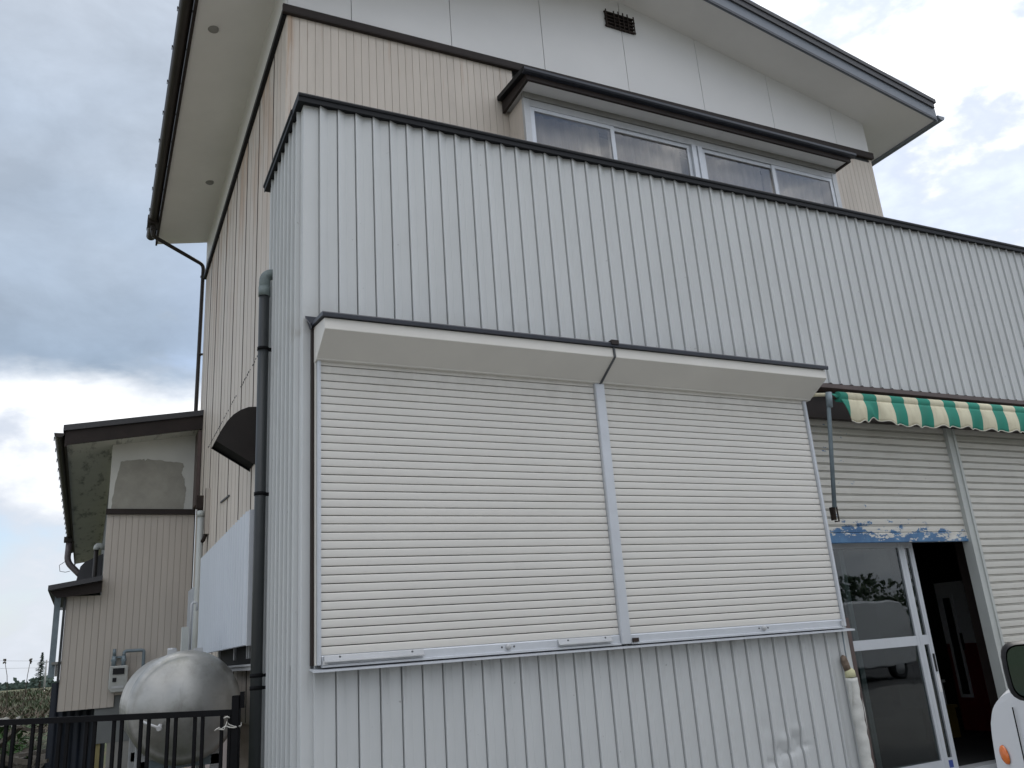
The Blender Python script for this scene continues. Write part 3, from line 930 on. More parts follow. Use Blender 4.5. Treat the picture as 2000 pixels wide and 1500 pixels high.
part('foundation_wall', MB().box(0.07, 0.099, 1.25, 6.44, 0.0, 0.899), M['pinkbase'], house)

# gable band (front) and band on the flank
bp = [(0.949, 6.575), (0.912, 6.575), (0.908, 6.590), (0.908, 6.648), (0.916, 6.660), (0.949, 6.662)]
part('gable_band', MB().prism(bp, 'x', 0.022, 7.07, 0.0, 0.078), M['darkbrown'], house)
part('flank_band', MB().prism([(0.0595, 6.565), (0.024, 6.565), (0.022, 6.58), (0.022, 6.62), (0.028, 6.632), (0.0595, 6.634)], 'y', 0.9495, 6.49), M['cap'], house)
# white gable panels
seams = [0.065, 0.621, 1.576, 2.567, 3.558, 4.543, 5.544, 6.516, 7.05]
for a, b in zip(seams[:-1], seams[1:]):
    a2, b2 = a + 0.0035, b - 0.0035
    top = [(a2, roofz(a2) + 0.02)]
    if a2 < 3.6 < b2:
        top.append((3.6, roofz(3.6) + 0.02))
    top.append((b2, roofz(b2) + 0.02))
    poly = [(a2, 6.64 + 0.011 * a2)] + top + [(b2, 6.64 + 0.011 * b2)]
    part('gable_panel', MB().prism(poly, 'y', 0.945, 0.962), M['white'], house)
part('gable_joint_backing', MB().prism([(0.07, 6.62), (0.07, 7.13), (3.6, 7.85), (7.05, 7.15), (7.05, 6.62)], 'y', 0.964, 0.99), M['gap'], house)
part('flank_frieze', MB().box(0.052, 0.075, 0.965, 6.49, 6.625, 7.17), M['white'], house)
part('flank_frieze', MB().box(7.051, 7.07, 0.965, 6.49, 6.625, 7.18), M['white'], house)
# roof planes: soffit boards, roof sheet, fascias
for sx, nm in ((0, 'left'), (1, 'right')):
    xa, xb = (-0.60, 3.6) if sx == 0 else (3.6, 7.69)
    za, zb = roofz(xa), roofz(xb)
    part('soffit', MB().prism([(xa, za), (xb, zb), (xb, zb + 0.02), (xa, za + 0.02)], 'y', 0.452, 6.50), M['soffit'], house)
    ov = 0.03
    xo = xa - ov if sx == 0 else xb + ov
    zo = roofz(xo)
    x_in, z_in = 3.6, roofz(3.6)
    part('roof_sheet', MB().prism([(xo, zo + 0.225), (x_in, z_in + 0.225), (x_in, z_in + 0.275), (xo, zo + 0.275)], 'y', 0.395, 6.52), M['roof'], house)
    part('rake_fascia', MB().prism([(xa, za - 0.012), (xb, zb - 0.012), (xb, zb + 0.222), (xa, za + 0.222)], 'y', 0.428, 0.451), M['fascia'], house)
    part('rake_fascia_trim', MB().prism([(xa, za + 0.150), (xb, zb + 0.150), (xb, zb + 0.223), (xa, za + 0.223)], 'y', 0.408, 0.4275), M['roof'], house)
    part('rake_fascia_trim', MB().prism([(xa, za - 0.020), (xb, zb - 0.020), (xb, zb + 0.012), (xa, za + 0.012)], 'y', 0.420, 0.4275), M['flash'], house)
part('eave_fascia', MB().box(-0.625, -0.601, 0.43, 6.50, 6.995, 7.225), M['darkbrown'], house)
part('eave_fascia', MB().box(7.691, 7.715, 0.43, 6.50, 7.02, 7.25), M['fascia'], house)


def gutter(xc, zc, y0, y1, name_mat, r=0.058, z_tilt=0.0):
    n = 12
    pr = [(xc + r * math.cos(math.pi + math.pi * i / n), zc + r * math.sin(math.pi + math.pi * i / n)) for i in range(n + 1)]
    inner = [(xc + (r - 0.004) * math.cos(math.pi + math.pi * i / n), zc + (r - 0.004) * math.sin(math.pi + math.pi * i / n)) for i in range(n, -1, -1)]
    mb = MB().prism(pr + inner, 'y', y0, y1, 0, z_tilt, smooth=False)
    # end caps
    for yy, dz in ((y0, 0), (y1, z_tilt)):
        mb.add([(u, yy, v + dz) for u, v in pr], [tuple(range(n + 1))])
    return mb


g = part('gutter', gutter(-0.690, 7.085, 0.42, 6.42, None, 0.06), M['gutter'], house)
yy = 0.7
while yy < 6.4:
    mb = MB().box(-0.756, -0.62, yy - 0.008, yy + 0.008, 7.088, 7.100)
    mb.box(-0.760, -0.753, yy - 0.008, yy + 0.008, 7.060, 7.104)
    part('gutter_bracket', mb, M['gutter'], g)
    yy += 0.55
part('gutter_outlet', MB().box(-0.762, -0.618, 5.86, 6.02, 7.005, 7.125).box(-0.72, -0.66, 5.90, 5.98, 6.93, 7.005), M['gutter'], g, bevel=0.008)
part('gutter', gutter(7.785, 7.105, 0.42, 6.45, None, 0.06), M['fascia'], house)
# round soffit vents
for (vx, vy) in ((-0.43, 1.92), (-0.12, 4.78)):
    zv = roofz(vx)
    part('soffit_vent', MB().lathe([(0.0, zv - 0.022), (0.035, zv - 0.020), (0.048, zv - 0.010), (0.05, zv + 0.008)], (vx, vy, 0), 'z', 20), M['concrete'], house)
# rusty gable vent grille
vg = part('gable_vent', MB().box(3.362, 3.712, 0.938, 0.9445, 7.475, 7.662), M['black'], house, label='rusty dark vent grille in the gable')
for i in range(5):
    z = 7.475 + i * 0.0435
    part('grille_bar', MB().box(3.345 + (0.012 if i % 2 else 0), 3.728 - (0.014 if i % 3 else 0), 0.918, 0.937, z, z + 0.012), M['rust'], vg)
for i, xx in enumerate((3.355, 3.455, 3.513, 3.572, 3.628, 3.705)):
    e = 0.03 if i in (2, 3, 4) else 0.012
    part('grille_bar', MB().box(xx, xx + 0.011, 0.909, 0.9175, 7.462 - e * 0.6, 7.672 + e * 0.6), M['rust'], vg)

# bay window on the upper floor
bay = part('bay_window', MB().box(2.125, 2.165, 0.668, 0.948, 4.80, 6.075).box(5.925, 5.965, 0.668, 0.948, 4.80, 6.075).box(2.125, 5.965, 0.668, 0.948, 4.70, 4.795), M['beige'], house)
side = MB().sheet([(w, u) for u, w in [(0, 0.004), (0.002, 0.004), (0.003, 0), (0.054, 0), (0.055, 0.004), (0.056, 0.004)]], 'z', 0.0, 1.26).mesh('wall_board', M['beige'])
for i in range(5):
    link('wall_board', side, bay, (2.119, 0.668 + i * 0.056, 4.82))
fr = MB()
fr.box(2.110, 2.172, 0.628, 0.667, 4.86, 6.058)
part('window_jamb', fr, M['alud'], bay, bevel=0.003)
part('window_jamb', MB().box(5.918, 5.985, 0.628, 0.667, 4.86, 6.058), M['alud'], bay, bevel=0.003)
part('window_head', MB().box(2.1725, 5.9175, 0.632, 0.667, 5.985, 6.055), M['alud'], bay)
part('window_head', MB().box(2.11, 5.985, 0.620, 0.668, 6.059, 6.117), M['concrete'], bay)
part('window_mullion', MB().box(3.985, 4.035, 0.622, 0.667, 4.86, 5.984).box(4.036, 4.062, 0.640, 0.667, 4.86, 5.984).box(4.063, 4.118, 0.626, 0.667, 4.86, 5.984), M['alu'], bay)
SIL = 4.86
for (a, b, yq) in ((2.174, 3.075, 0.646), (3.035, 3.983, 0.658), (4.120, 5.110, 0.658), (5.040, 5.916, 0.646)):
    st = 0.042
    mb = MB().box(a, a + st, yq - 0.010, yq + 0.008, SIL, 5.983).box(b - st, b, yq - 0.010, yq + 0.008, SIL, 5.983)
    mb.box(a + st, b - st, yq - 0.010, yq + 0.008, 5.945, 5.983).box(a + st, b - st, yq - 0.010, yq + 0.008, SIL, SIL + 0.05)
    part('window_sash', mb, M['alu'], bay)
    part('window_pane', MB().box(a + st, b - st, yq - 0.002, yq + 0.002, SIL + 0.05, 5.945), M['glass'], bay)
part('room_backing', MB().box(2.17, 5.92, 0.925, 0.945, 4.80, 6.05), M['curtain'], bay)
# bay roof
BR0, BR1 = 2.012, 6.075
br = part('bay_roof', MB().prism([(0.948, 6.262), (0.405, 6.205), (0.395, 6.198), (0.395, 6.178), (0.405, 6.172), (0.412, 6.160), (0.948, 6.215)], 'x', BR0, BR1), M['cap'], house, label='dark metal roof over the upper bay window')
part('bay_fascia', MB().box(BR0 + 0.045, BR1 - 0.045, 0.440, 0.465, 6.102, 6.166), M['darkbrown'], br)
part('bay_fascia', MB().prism([(0.466, 6.102), (0.946, 6.085), (0.946, 6.212), (0.466, 6.166)], 'x', BR0 + 0.045, BR0 + 0.070), M['darkbrown'], br)
part('bay_fascia', MB().prism([(0.466, 6.102), (0.946, 6.085), (0.946, 6.212), (0.466, 6.166)], 'x', BR1 - 0.070, BR1 - 0.045), M['darkbrown'], br)
part('bay_soffit', MB().box(BR0 + 0.071, 4.31, 0.466, 0.946, 6.118, 6.134), M['white'], br)
part('bay_soffit', MB().box(4.313, BR1 - 0.071, 0.466, 0.946, 6.118, 6.134), M['white'], br)
part('bay_fascia_trim', MB().prism([(0.439, 6.172), (0.415, 6.168), (0.400, 6.176), (0.396, 6.190), (0.388, 6.188), (0.388, 6.166), (0.400, 6.154), (0.439, 6.150)], 'x', BR0, BR1), M['flash'], br)

# curtains behind the bay window
def curtain(x0, x1, lab):
    pr = []
    n = int((x1 - x0) / 0.02)
    for i in range(n + 1):
        xx = x0 + (x1 - x0) * i / n
        pr.append((xx, 0.800 + 0.016 * math.sin(xx * 52 + 1.3 * math.sin(xx * 9))))
    mb = MB().sheet(pr, 'z', 4.86, 6.03)
    c = solo('curtain', mb, M['curtain'], lab, 'curtain', 'curtains in the upstairs bay window')
    return c


curtain(2.20, 3.02, 'taupe curtain behind the leftmost pane of the upstairs window')
curtain(3.10, 3.96, 'taupe curtain behind the second pane of the upstairs window')
curtain(4.15, 5.02, 'taupe curtain behind the third pane of the upstairs window')
curtain(5.05, 5.90, 'taupe curtain behind the rightmost pane of the upstairs window')

# small fittings on the left flank wall of the house
cv = part('cable_cover', MB().box(0.012, 0.058, 5.02, 5.09, 2.78, 3.30), M['beige2'], house, label='narrow cable cover on the flank wall')
part('cover_end', MB().tube([(0.03, 5.06, 2.78), (0.01, 5.10, 2.72), (-0.01, 5.16, 2.70)], 0.022, 8), M['rust'], cv)
part('cover_edge', MB().box(0.008, 0.0115, 5.02, 5.045, 2.78, 3.30), M['rust'], cv)
part('wall_bracket', MB().box(-0.02, 0.058, 5.68, 5.74, 3.18, 3.34).box(0.0, 0.055, 5.69, 5.73, 3.12, 3.178), M['rust'], house)
part('patch_edge', MB().obox((0.052, 3.75, 2.94), (0.006, 0, 0), (0, 0.30, 0.02), (0, 0.0, 0.008)), M['gap'], house)
# low window behind the white screen
lw = part('low_window', MB().box(0.035, 0.0585, 1.30, 3.60, 1.34, 2.30), M['inwall'], house)
for yy in (1.30, 1.86, 1.95, 2.60, 3.55):
    part('window_frame', MB().box(0.018, 0.0345, yy, yy + 0.05, 1.38, 2.30), M['alud'], lw)
part('window_sill', MB().box(-0.035, 0.058, 1.26, 3.64, 1.325, 1.339).box(-0.02, 0.058, 1.26, 3.64, 1.295, 1.3245), M['inwhite'], lw)

# ------------------------------------------------------------------ hood on the flank wall
hd = thing('exhaust_hood', 'dark brown curved metal hood on the beige flank wall behind the black pipe', 'hood', (0.06, 2.1, 2.9))
hp = [(0.058, 3.405), (-0.010, 3.398), (-0.075, 3.368), (-0.130, 3.325), (-0.175, 3.270), (-0.220, 3.190), (-0.262, 3.098), (0.058, 2.905)]
part('cheek', MB().prism(hp, 'y', 2.00, 2.008), M['hood'], hd)
part('cheek', MB().prism(hp, 'y', 2.275, 2.283), M['black'], hd)  # far cheek painted black for the shade inside the hood
ring = hp[:-1]
part('curved_cover', MB().sheet(ring, 'y', 2.0085, 2.2745), M['hood'], hd).modifiers.new('thick', 'SOLIDIFY').thickness = 0.004
part('underside_shade', MB().prism([(-0.250, 3.110), (0.054, 2.925), (0.054, 2.935), (-0.250, 3.120)], 'y', 2.012, 2.27), M['black'], hd)  # black slab standing in for the shade of the open underside

# ------------------------------------------------------------------ white privacy screen in front of the low window
sc_ = thing('privacy_screen', 'white ribbed privacy screen standing off the flank wall above the tank', 'screen', (-0.12, 2.6, 1.45))
n = int((4.00 - 1.10) / 0.121)
rib = MB().prism([(0.004, 0.0)] + [(-0.046 * math.sin(math.pi * q / 10), 0.040 - 0.040 * math.cos(math.pi * q / 10)) for q in range(11)] + [(0.0, 0.119), (0.004, 0.119)], 'z', 0.0, 0.905, smooth=False).mesh('screen_slat', M['screen'])
for i in range(n):
    link('screen_slat', rib, sc_, (-0.100, 1.10 + i * 0.121, 1.462))
part('edge_frame', MB().box(-0.128, -0.095, 1.068, 1.098, 1.455, 2.372), M['alu'], sc_)
part('back_rail', MB().box(-0.098, -0.080, 1.10, 4.0, 2.22, 2.26).box(-0.098, -0.080, 1.10, 4.0, 1.56, 1.60), M['alud'], sc_)
for zz in (2.20, 1.55):
    for yy in (1.14, 3.8):
        part('stand_off', MB().box(-0.079, 0.052, yy, yy + 0.03, zz, zz + 0.055), M['alud'], sc_)

cd = MB().tube([(-0.02, 5.15, 0.6), (-0.02, 5.15, 3.0)], 0.036, 12)
cd.box(-0.02, 0.058, 5.135, 5.165, 1.95, 1.97)
cd.tube([(-0.02, 5.15, 2.99), (-0.02, 5.15, 3.06)], 0.042, 12)
solo('conduit_pipe', cd, M['post'], 'pale grey vertical conduit pipe on the flank wall beyond the white screen', 'pipe')
sp_ = MB().box(-0.02, 0.055, 5.6, 6.2, 1.2, 2.25)
solo('small_screen', sp_, M['screen'], 'small white panel on the flank wall beyond the conduit', 'panel')

# ------------------------------------------------------------------ drain pipes
dp = thing('drain_pipe', 'thick charcoal drain pipe with a mossy elbow at the left edge of the shop', 'pipe', (-0.078, 0.95, 0))
pts = [(0.02, 0.955, 4.145)] + bend((0.0, 0.955, 4.145), (-0.078, 0.95, 4.145), (-0.078, 0.95, 3.9), 0.075, 8) + [(-0.078, 0.95, 3.97)]
part('elbow', MB().tube(pts, 0.041, 16), M['elbow'], dp)
part('elbow_collar', MB().tube([(-0.078, 0.95, 4.03), (-0.078, 0.95, 3.955)], 0.044, 16), M['elbow'], dp)
part('shaft', MB().tube([(-0.078, 0.95, 3.96), (-0.080, 0.95, 0.0)], 0.0385, 18), M['pipe'], dp)
for zz in (3.535, 2.46, 1.262, 1.185):
    c = MB().tube([(-0.079, 0.95, zz - 0.012), (-0.079, 0.95, zz + 0.012)], 0.0425, 16)
    c.box(-0.045, 0.0, 0.935, 0.965, zz - 0.010, zz + 0.010)
    part('pipe_clip', c, M['black'], dp)
rd = thing('drain_pipe', 'thin dark drain pipe dropping from the left eave gutter at the rear corner', 'pipe', (0.0, 6.53, 4.4))
pts = [(-0.69, 5.94, 6.95)] + bend((-0.69, 5.94, 6.95), (-0.69, 5.94, 6.86), (0.0, 6.5, 6.78), 0.06) + bend((-0.69, 5.94, 6.86), (0.020, 6.52, 6.80), (0.02, 6.53, 4.2), 0.07) + [(0.005, 6.53, 4.45), (0.003, 6.53, 4.2)]
part('shaft', MB().tube(pts, 0.026, 12), M['gutter'], rd)
for zz in (6.62, 5.45):
    part('pipe_clip', MB().tube([(0.016, 6.53, zz - 0.012), (0.016, 6.53, zz + 0.012)], 0.031, 12).box(0.03, 0.062, 6.49, 6.52, zz - 0.01, zz + 0.01), M['gutter'], rd)
# insulated pipe at the right corner of the grey wall
ip = thing('insulated_pipe', 'insulated pipe in torn white wrap at the right end of the grey wall', 'pipe', (4.12, -0.06, 0))
pts, rs = [], []
for i in range(40):
    z = 0.02 + 0.905 * i / 39
    pts.append((4.118 + 0.003 * math.sin(i * 1.1), -0.068 + 0.002 * math.cos(i * 1.7), z))
    rs.append(0.042 + 0.0012 * math.sin(i * 0.7) + 0.0014 * random.random())
part('wrap', MB().tube(pts, rs, 20), M['wrap'], ip)
part('foam_end', MB().tube([(4.115, -0.068, 0.930), (4.113, -0.067, 0.968), (4.107, -0.064, 0.984)], [0.039, 0.038, 0.028], 16), M['foam'], ip)
part('torn_flap', MB().add([(4.072, -0.078, 0.91), (4.070, -0.112, 0.90), (4.062, -0.10, 0.80), (4.050, -0.085, 0.72), (4.068, -0.07, 0.84)], [(0, 1, 2, 4), (4, 2, 3)]), M['wrap'], ip)
part('torn_flap', MB().add([(4.155, -0.10, 0.78), (4.170, -0.095, 0.70), (4.172, -0.085, 0.55), (4.160, -0.095, 0.50)], [(0, 1, 2, 3)]), M['wrap'], ip)
part('old_foam_stub', MB().tube([(4.105, -0.060, 0.975), (4.100, -0.050, 1.03), (4.102, -0.040, 1.075), (4.108, -0.030, 1.085)], [0.026, 0.028, 0.022, 0.008], 10), M['oldfoam'], ip)
part('cable', MB().tube([(4.15, -0.03, 1.27), (4.146, -0.028, 1.12), (4.135, -0.04, 0.98)], 0.005, 6), M['steel'], ip)

# ------------------------------------------------------------------ lean-to extension at the rear left
LY = 6.46
lt = thing('lean_to', 'rear lean-to extension in beige boards with a bare mortar patch under its eave', 'extension', (-0.46, LY, 0))


def lroof(x):
    return 4.300 + 0.178 * (x - 0.065)


part('wall_core', MB().box(-0.955, 0.055, LY + 0.02, LY + 0.10, 0.6, 4.05).box(-0.955, -0.90, LY + 0.101, 18.5, 0.0, 4.05), M['wallcore'], lt)
lb = 0.0725
bme = MB().sheet([(0.0, 0.007), (0.0015, 0.007), (0.003, 0.0), (lb - 0.003, 0.0), (lb - 0.0015, 0.007), (lb, 0.007)], 'z', 0.0, 1.0)
bl = {}


def lboard(x, z0, z1, root):
    key = round(z1 - z0, 3)
    if key not in bl:
        bl[key] = MB().sheet([(0.0, 0.007), (0.0015, 0.007), (0.003, 0.0), (lb - 0.003, 0.0), (lb - 0.0015, 0.007), (lb, 0.007)], 'z', 0.0, z1 - z0).mesh('wall_board', M['beige2'])
    link('wall_board', bl[key], root, (x, LY, z0))


for i in range(14):
    x = -0.975 + i * lb
    lboard(x, 1.115 if x > -0.82 else 0.985, 3.235, lt)
part('band', MB().box(-0.99, 0.045, LY - 0.045, LY + 0.01, 3.236, 3.300), M['darkbrown'], lt)
part('upper_wall', MB().prism([(-0.972, 3.301), (0.05, 3.301), (0.05, lroof(0.05)), (-0.972, lroof(-0.972))], 'y', LY - 0.004, LY + 0.015), M['plaster'], lt)
# bare mortar patch where the paint has come away, outline as torn
rnd = random.Random(3)
out = [(-0.935, 3.303), (-0.93, 3.45), (-0.915, 3.62), (-0.89, 3.76), (-0.865, 3.90), (-0.80, 3.925), (-0.70, 3.928), (-0.60, 3.945), (-0.585, 3.925), (-0.555, 3.95), (-0.42, 3.935), (-0.28, 3.925), (-0.13, 3.905), (-0.115, 3.86), (-0.14, 3.80), (-0.13, 3.74), (-0.10, 3.70), (-0.095, 3.62), (-0.075, 3.58), (-0.085, 3.45), (-0.09, 3.40), (-0.10, 3.303)]
fine = []
for (a, b) in zip(out[:-1], out[1:]):
    for q in range(4):
        t = q / 4
        fine.append((a[0] + (b[0] - a[0]) * t + rnd.uniform(-0.006, 0.006), max(3.303, a[1] + (b[1] - a[1]) * t + rnd.uniform(-0.006, 0.006))))
fine.append(out[-1])
part('mortar_patch', MB().prism(fine, 'y', LY - 0.0075, LY - 0.0045), M['patch'], lt, label='grey bare mortar patch with torn outline')
part('foundation_wall', MB().box(-0.80, 0.05, LY + 0.025, LY + 0.06, 0.0, 1.112), M['concrete'], lt)
# roof: fascia on the rake, sloping soffit, roof sheet, gutter along the eave
EX = -1.475
part('soffit', MB().prism([(EX, lroof(EX)), (0.062, lroof(0.062)), (0.062, lroof(0.062) + 0.02), (EX, lroof(EX) + 0.02)], 'y', 6.135, 18.5), M['mouldy'], lt)
part('rake_fascia', MB().prism([(EX, lroof(EX) - 0.01), (0.064, lroof(0.064) - 0.01), (0.064, lroof(0.064) + 0.160), (EX, lroof(EX) + 0.160)], 'y', 6.108, 6.134), M['darkbrown'], lt)
part('roof_sheet', MB().prism([(EX - 0.05, lroof(EX - 0.05) + 0.165), (0.064, lroof(0.064) + 0.165), (0.064, lroof(0.064) + 0.235), (EX - 0.05, lroof(EX - 0.05) + 0.235)], 'y', 6.075, 18.5), M['roof'], lt)
part('roof_stub', MB().box(-0.97, -0.90, 6.5, 6.6, lroof(-0.93) + 0.236, lroof(-0.93) + 0.275).box(-0.985, -0.972, 6.52, 6.54, lroof(-0.93) + 0.22, lroof(-0.93) + 0.32), M['steel'], lt)
part('eave_fascia', MB().box(EX - 0.026, EX - 0.001, 6.11, 18.5, lroof(EX) - 0.03, lroof(EX) + 0.155), M['darkbrown'], lt)
part('side_trim', MB().box(0.010, 0.052, 6.12, 6.45, 3.31, 4.27), M['brown'], lt)
gl = part('gutter', gutter(-1.562, 4.155, 6.10, 17.0, None, 0.058), M['gutter'], lt)
yy = 6.4
while yy < 17:
    part('gutter_bracket', MB().box(-1.628, -1.50, yy - 0.009, yy + 0.009, 4.158, 4.172).box(-1.632, -1.622, yy - 0.009, yy + 0.009, 4.13, 4.18), M['gutter'], gl)
    yy += 0.6
ld = thing('drain_pipe', 'brown drain pipe cranked from the lean-to gutter down to the low roof', 'pipe', (-1.55, 12.0, 3.0))
part('shaft', MB().tube([(-1.56, 14.6, 4.12)] + bend((-1.56, 14.6, 4.12), (-1.57, 14.6, 3.62), (-1.10, 14.5, 3.12), 0.12) + [(-1.10, 14.5, 3.12), (-0.85, 14.5, 2.85)], 0.060, 12), M['pinkpipe'], ld)
part('outlet', MB().box(-1.66, -1.47, 14.5, 14.7, 4.02, 4.12), M['gutter'], ld)
part('pipe_clip', MB().tube([(-1.335, 14.55, 3.385), (-1.30, 14.545, 3.345)], 0.068, 12), M['gutter'], ld)
part('loose_wire', MB().tube([(-1.60, 14.5, 3.62), (-1.70, 14.45, 3.54), (-1.68, 14.45, 3.42), (-1.58, 14.45, 3.40), (-1.50, 14.45, 3.42)], 0.006, 5), M['rust'], ld)
vp = thing('vent_pipe', 'small grey capped vent pipe standing beside the lean-to wall above the low roof', 'pipe', (-1.03, 8.6, 2.6))
part('shaft', MB().tube([(-1.06, 8.6, 2.3), (-1.06, 8.6, 3.10)], 0.030, 12), M['gutter'], vp)
part('cap', MB().tube([(-1.06, 8.6, 3.08)] + bend((-1.06, 8.6, 3.08), (-1.06, 8.6, 3.15), (-0.92, 8.6, 3.11), 0.05) + [(-0.94, 8.6, 3.115)], 0.042, 12), M['post'], vp)

# low shed beside the lean-to
sh = thing('low_shed', 'low boarded shed with a dark flat roof at the far left of the house', 'shed', (-1.15, LY, 0))
for i in range(5):
    x = -0.9755 - (i + 1) * lb + 0.0
    lboard(x, 0.985, 2.262, sh)
part('side_board', MB().box(-1.342, -1.3385, LY + 0.001, LY + 0.40, 0.985, 2.262), M['beige2'], sh)
part('roof', MB().prism([(-1.535, 2.372), (-0.975, 2.470), (-0.975, 2.415), (-1.535, 2.315)], 'y', 6.20, 9.4), M['roof'], sh)
part('eave_board', MB().prism([(-1.515, 2.313), (-0.976, 2.410), (-0.976, 2.285), (-1.44, 2.235)], 'y', 6.30, 6.33), M['darkbrown'], sh)
part('wall_core', MB().box(-1.33, -0.976, LY + 0.015, 9.0, 1.0, 2.25), M['wallcore'], sh)
part('post', MB().box(-1.470, -1.405, 6.60, 6.66, 1.36, 2.30), M['steel'], sh, label='pale green-grey upright board')
part('post', MB().box(-1.372, -1.345, 6.44, 6.50, 1.30, 2.25), M['pipe'], sh)
part('rail', MB().box(-1.404, -1.343, 6.61, 6.65, 2.12, 2.15), M['alud'], sh)
part('shelf', MB().box(-1.44, -1.345, 6.48, 6.60, 1.50, 1.53).box(-1.40, -1.375, 6.52, 6.55, 1.37, 1.499), M['concrete'], sh)
hr = MB().prism([(-1.30, 2.75), (-1.26, 2.95), (-1.20, 3.02), (-0.96, 3.14), (-0.96, 2.55), (-1.25, 2.55)], 'y', 9.5, 10.5)
solo('ridge_end', hr, M['roof'], 'dark roof end showing above the low shed beside the vent pipe', 'roof')

# ------------------------------------------------------------------ gas tank
TC = (-0.440, 0, 1.085)
R_ = 0.376
tk = thing('gas_tank', 'large dull silver gas tank with a domed end behind the black railing', 'tank', (TC[0], 2.2, 0))
prof = []
CR = 1.55 * R_                       # shallow crown, then a tight knuckle to the shell
for i in range(15):
    r = 0.86 * R_ * i / 14
    prof.append((r, 1.555 + CR - math.sqrt(CR * CR - r * r)))
y_k = prof[-1][1]
for i in range(1, 9):
    a = math.pi / 2 * i / 8
    prof.append((0.86 * R_ + 0.14 * R_ * math.sin(0.35 + (math.pi / 2 - 0.35) * i / 8) * 1.0 - 0.14 * R_ * math.sin(0.35) * (1 - i / 8), y_k + (1.70 - y_k) * (1 - math.cos(a))))
prof += [(R_, 1.70), (R_ + 0.004, 1.705), (R_ + 0.004, 1.73), (R_, 1.735), (R_, 2.95)]
for i in range(1, 13):
    a = math.pi / 2 * i / 12
    prof.append((R_ * math.cos(a), 2.95 + 0.19 * math.sin(a)))
part('shell', MB().lathe(prof, TC, 'y', 72), M['tank'], tk)
for yy in (1.85, 2.75):
    for xx in (-0.70, -0.20):
        lg = MB().box(xx - 0.035, xx + 0.035, yy - 0.03, yy + 0.03, 0.0, 0.85)
        part('leg', lg, M['alud'], tk)
    part('saddle', MB().box(-0.72, -0.18, yy - 0.03, yy + 0.03, 0.68, 0.745), M['steel'], tk)
for xx in (-0.56, -0.38):
    part('lifting_lug', MB().box(xx, xx + 0.06, 1.80, 1.84, 1.44, 1.478), M['alud'], tk)
part('nozzle', MB().tube([(-0.60, 1.60, 0.98), (-0.62, 1.45, 0.97)], 0.016, 10).tube([(-0.72, 1.56, 1.02), (-0.60, 1.46, 0.965)], 0.009, 8), M['inwhite'], tk)
gn = thing('vent_gooseneck', 'thin grey gooseneck pipe rising from the top of the silver tank', 'pipe', (-0.30, 2.2, 1.5))
HX = -0.362
part('shaft', MB().tube([(HX, 2.3, 1.48), (HX, 2.3, 1.80)] + [(HX + 0.02 - 0.02 * math.cos(a), 2.3, 1.82 + 0.02 * math.sin(a)) for a in [math.pi * i / 8 for i in range(9)]] + [(HX + 0.04, 2.3, 1.775)], 0.0085, 8), M['alud'], gn)
part('valve_box', MB().box(HX - 0.062, HX - 0.012, 2.31, 2.37, 1.465, 1.655), M['post'], gn)
part('flange', MB().lathe([(0.0, 1.499), (0.03, 1.499), (0.032, 1.484), (0.032, 1.474)], (-0.50, 2.2, 0), 'z', 14), M['alud'], gn)

# ------------------------------------------------------------------ gas meter on the lean-to wall
gm = thing('gas_meter', 'pale grey gas meter with dark pipes on the boarded lean-to wall', 'meter', (-0.73, 6.36, 1.3))
GY = 6.30
part('body', MB().prism([(-0.825, 1.44), (-0.64, 1.44), (-0.632, 1.42), (-0.632, 1.20), (-0.66, 1.145), (-0.80, 1.145), (-0.832, 1.19), (-0.832, 1.42)], 'y', GY, GY + 0.12), M['meter'], gm, bevel=0.01)
part('display', MB().box(-0.795, -0.672, GY - 0.012, GY - 0.001, 1.345, 1.412), M['blackp'], gm)
part('dial', MB().box(-0.793, -0.752, GY - 0.008, GY - 0.001, 1.262, 1.308), M['blackp'], gm)
part('name_strip', MB().box(-0.80, -0.67, GY - 0.006, GY - 0.001, 1.19, 1.215), M['alud'], gm)
for xx in (-0.79, -0.685):
    part('coupling', MB().tube([(xx, GY + 0.06, 1.44), (xx, GY + 0.06, 1.55)], 0.024, 12).tube([(xx, GY + 0.06, 1.49), (xx, GY + 0.06, 1.515)], 0.032, 6, smooth=False), M['steel'], gm)
part('supply_pipe', MB().tube([(-0.685, GY + 0.06, 1.55)] + bend((-0.685, GY + 0.06, 1.55), (-0.685, GY + 0.06, 1.60), (-0.47, GY + 0.06, 1.60), 0.03) + bend((-0.685, GY + 0.06, 1.60), (-0.47, GY + 0.06, 1.60), (-0.47, GY + 0.06, 1.2), 0.03) + [(-0.47, GY + 0.06, 1.10)], 0.019, 10), M['steel'], gm)
part('supply_pipe', MB().tube([(-0.79, GY + 0.06, 1.55), (-0.79, GY + 0.06, 1.63)], 0.019, 10), M['steel'], gm)
part('bracket', MB().box(-0.80, -0.67, GY + 0.08, GY + 0.155, 1.525, 1.548), M['steel'], gm)

# ------------------------------------------------------------------ black railing
fe = thing('metal_railing', 'black metal railing with paired bars in front of the silver tank', 'railing', (-0.2, 1.0, 0))
D = Vector((-0.9, 0.4359, 0)).normalized()
N = Vector((D.y, -D.x, 0))
P0 = Vector((-0.193, 1.0, 0))


def rp(s, z):
    return P0 + D * s + Vector((0, 0, z))


part('end_post', MB().obox(rp(0.0, 0.575), D * 0.024, N * 0.024, (0, 0, 0.575)), M['black'], fe, bevel=0.004)
L = 4.2
def rail(z0, z1, h, w, s0=0.026):
    a, b = rp(s0, z0), rp(L, z1)
    c = (a + b) / 2
    return MB().obox(c, (b - a) / 2, N * w, (0, 0, h))


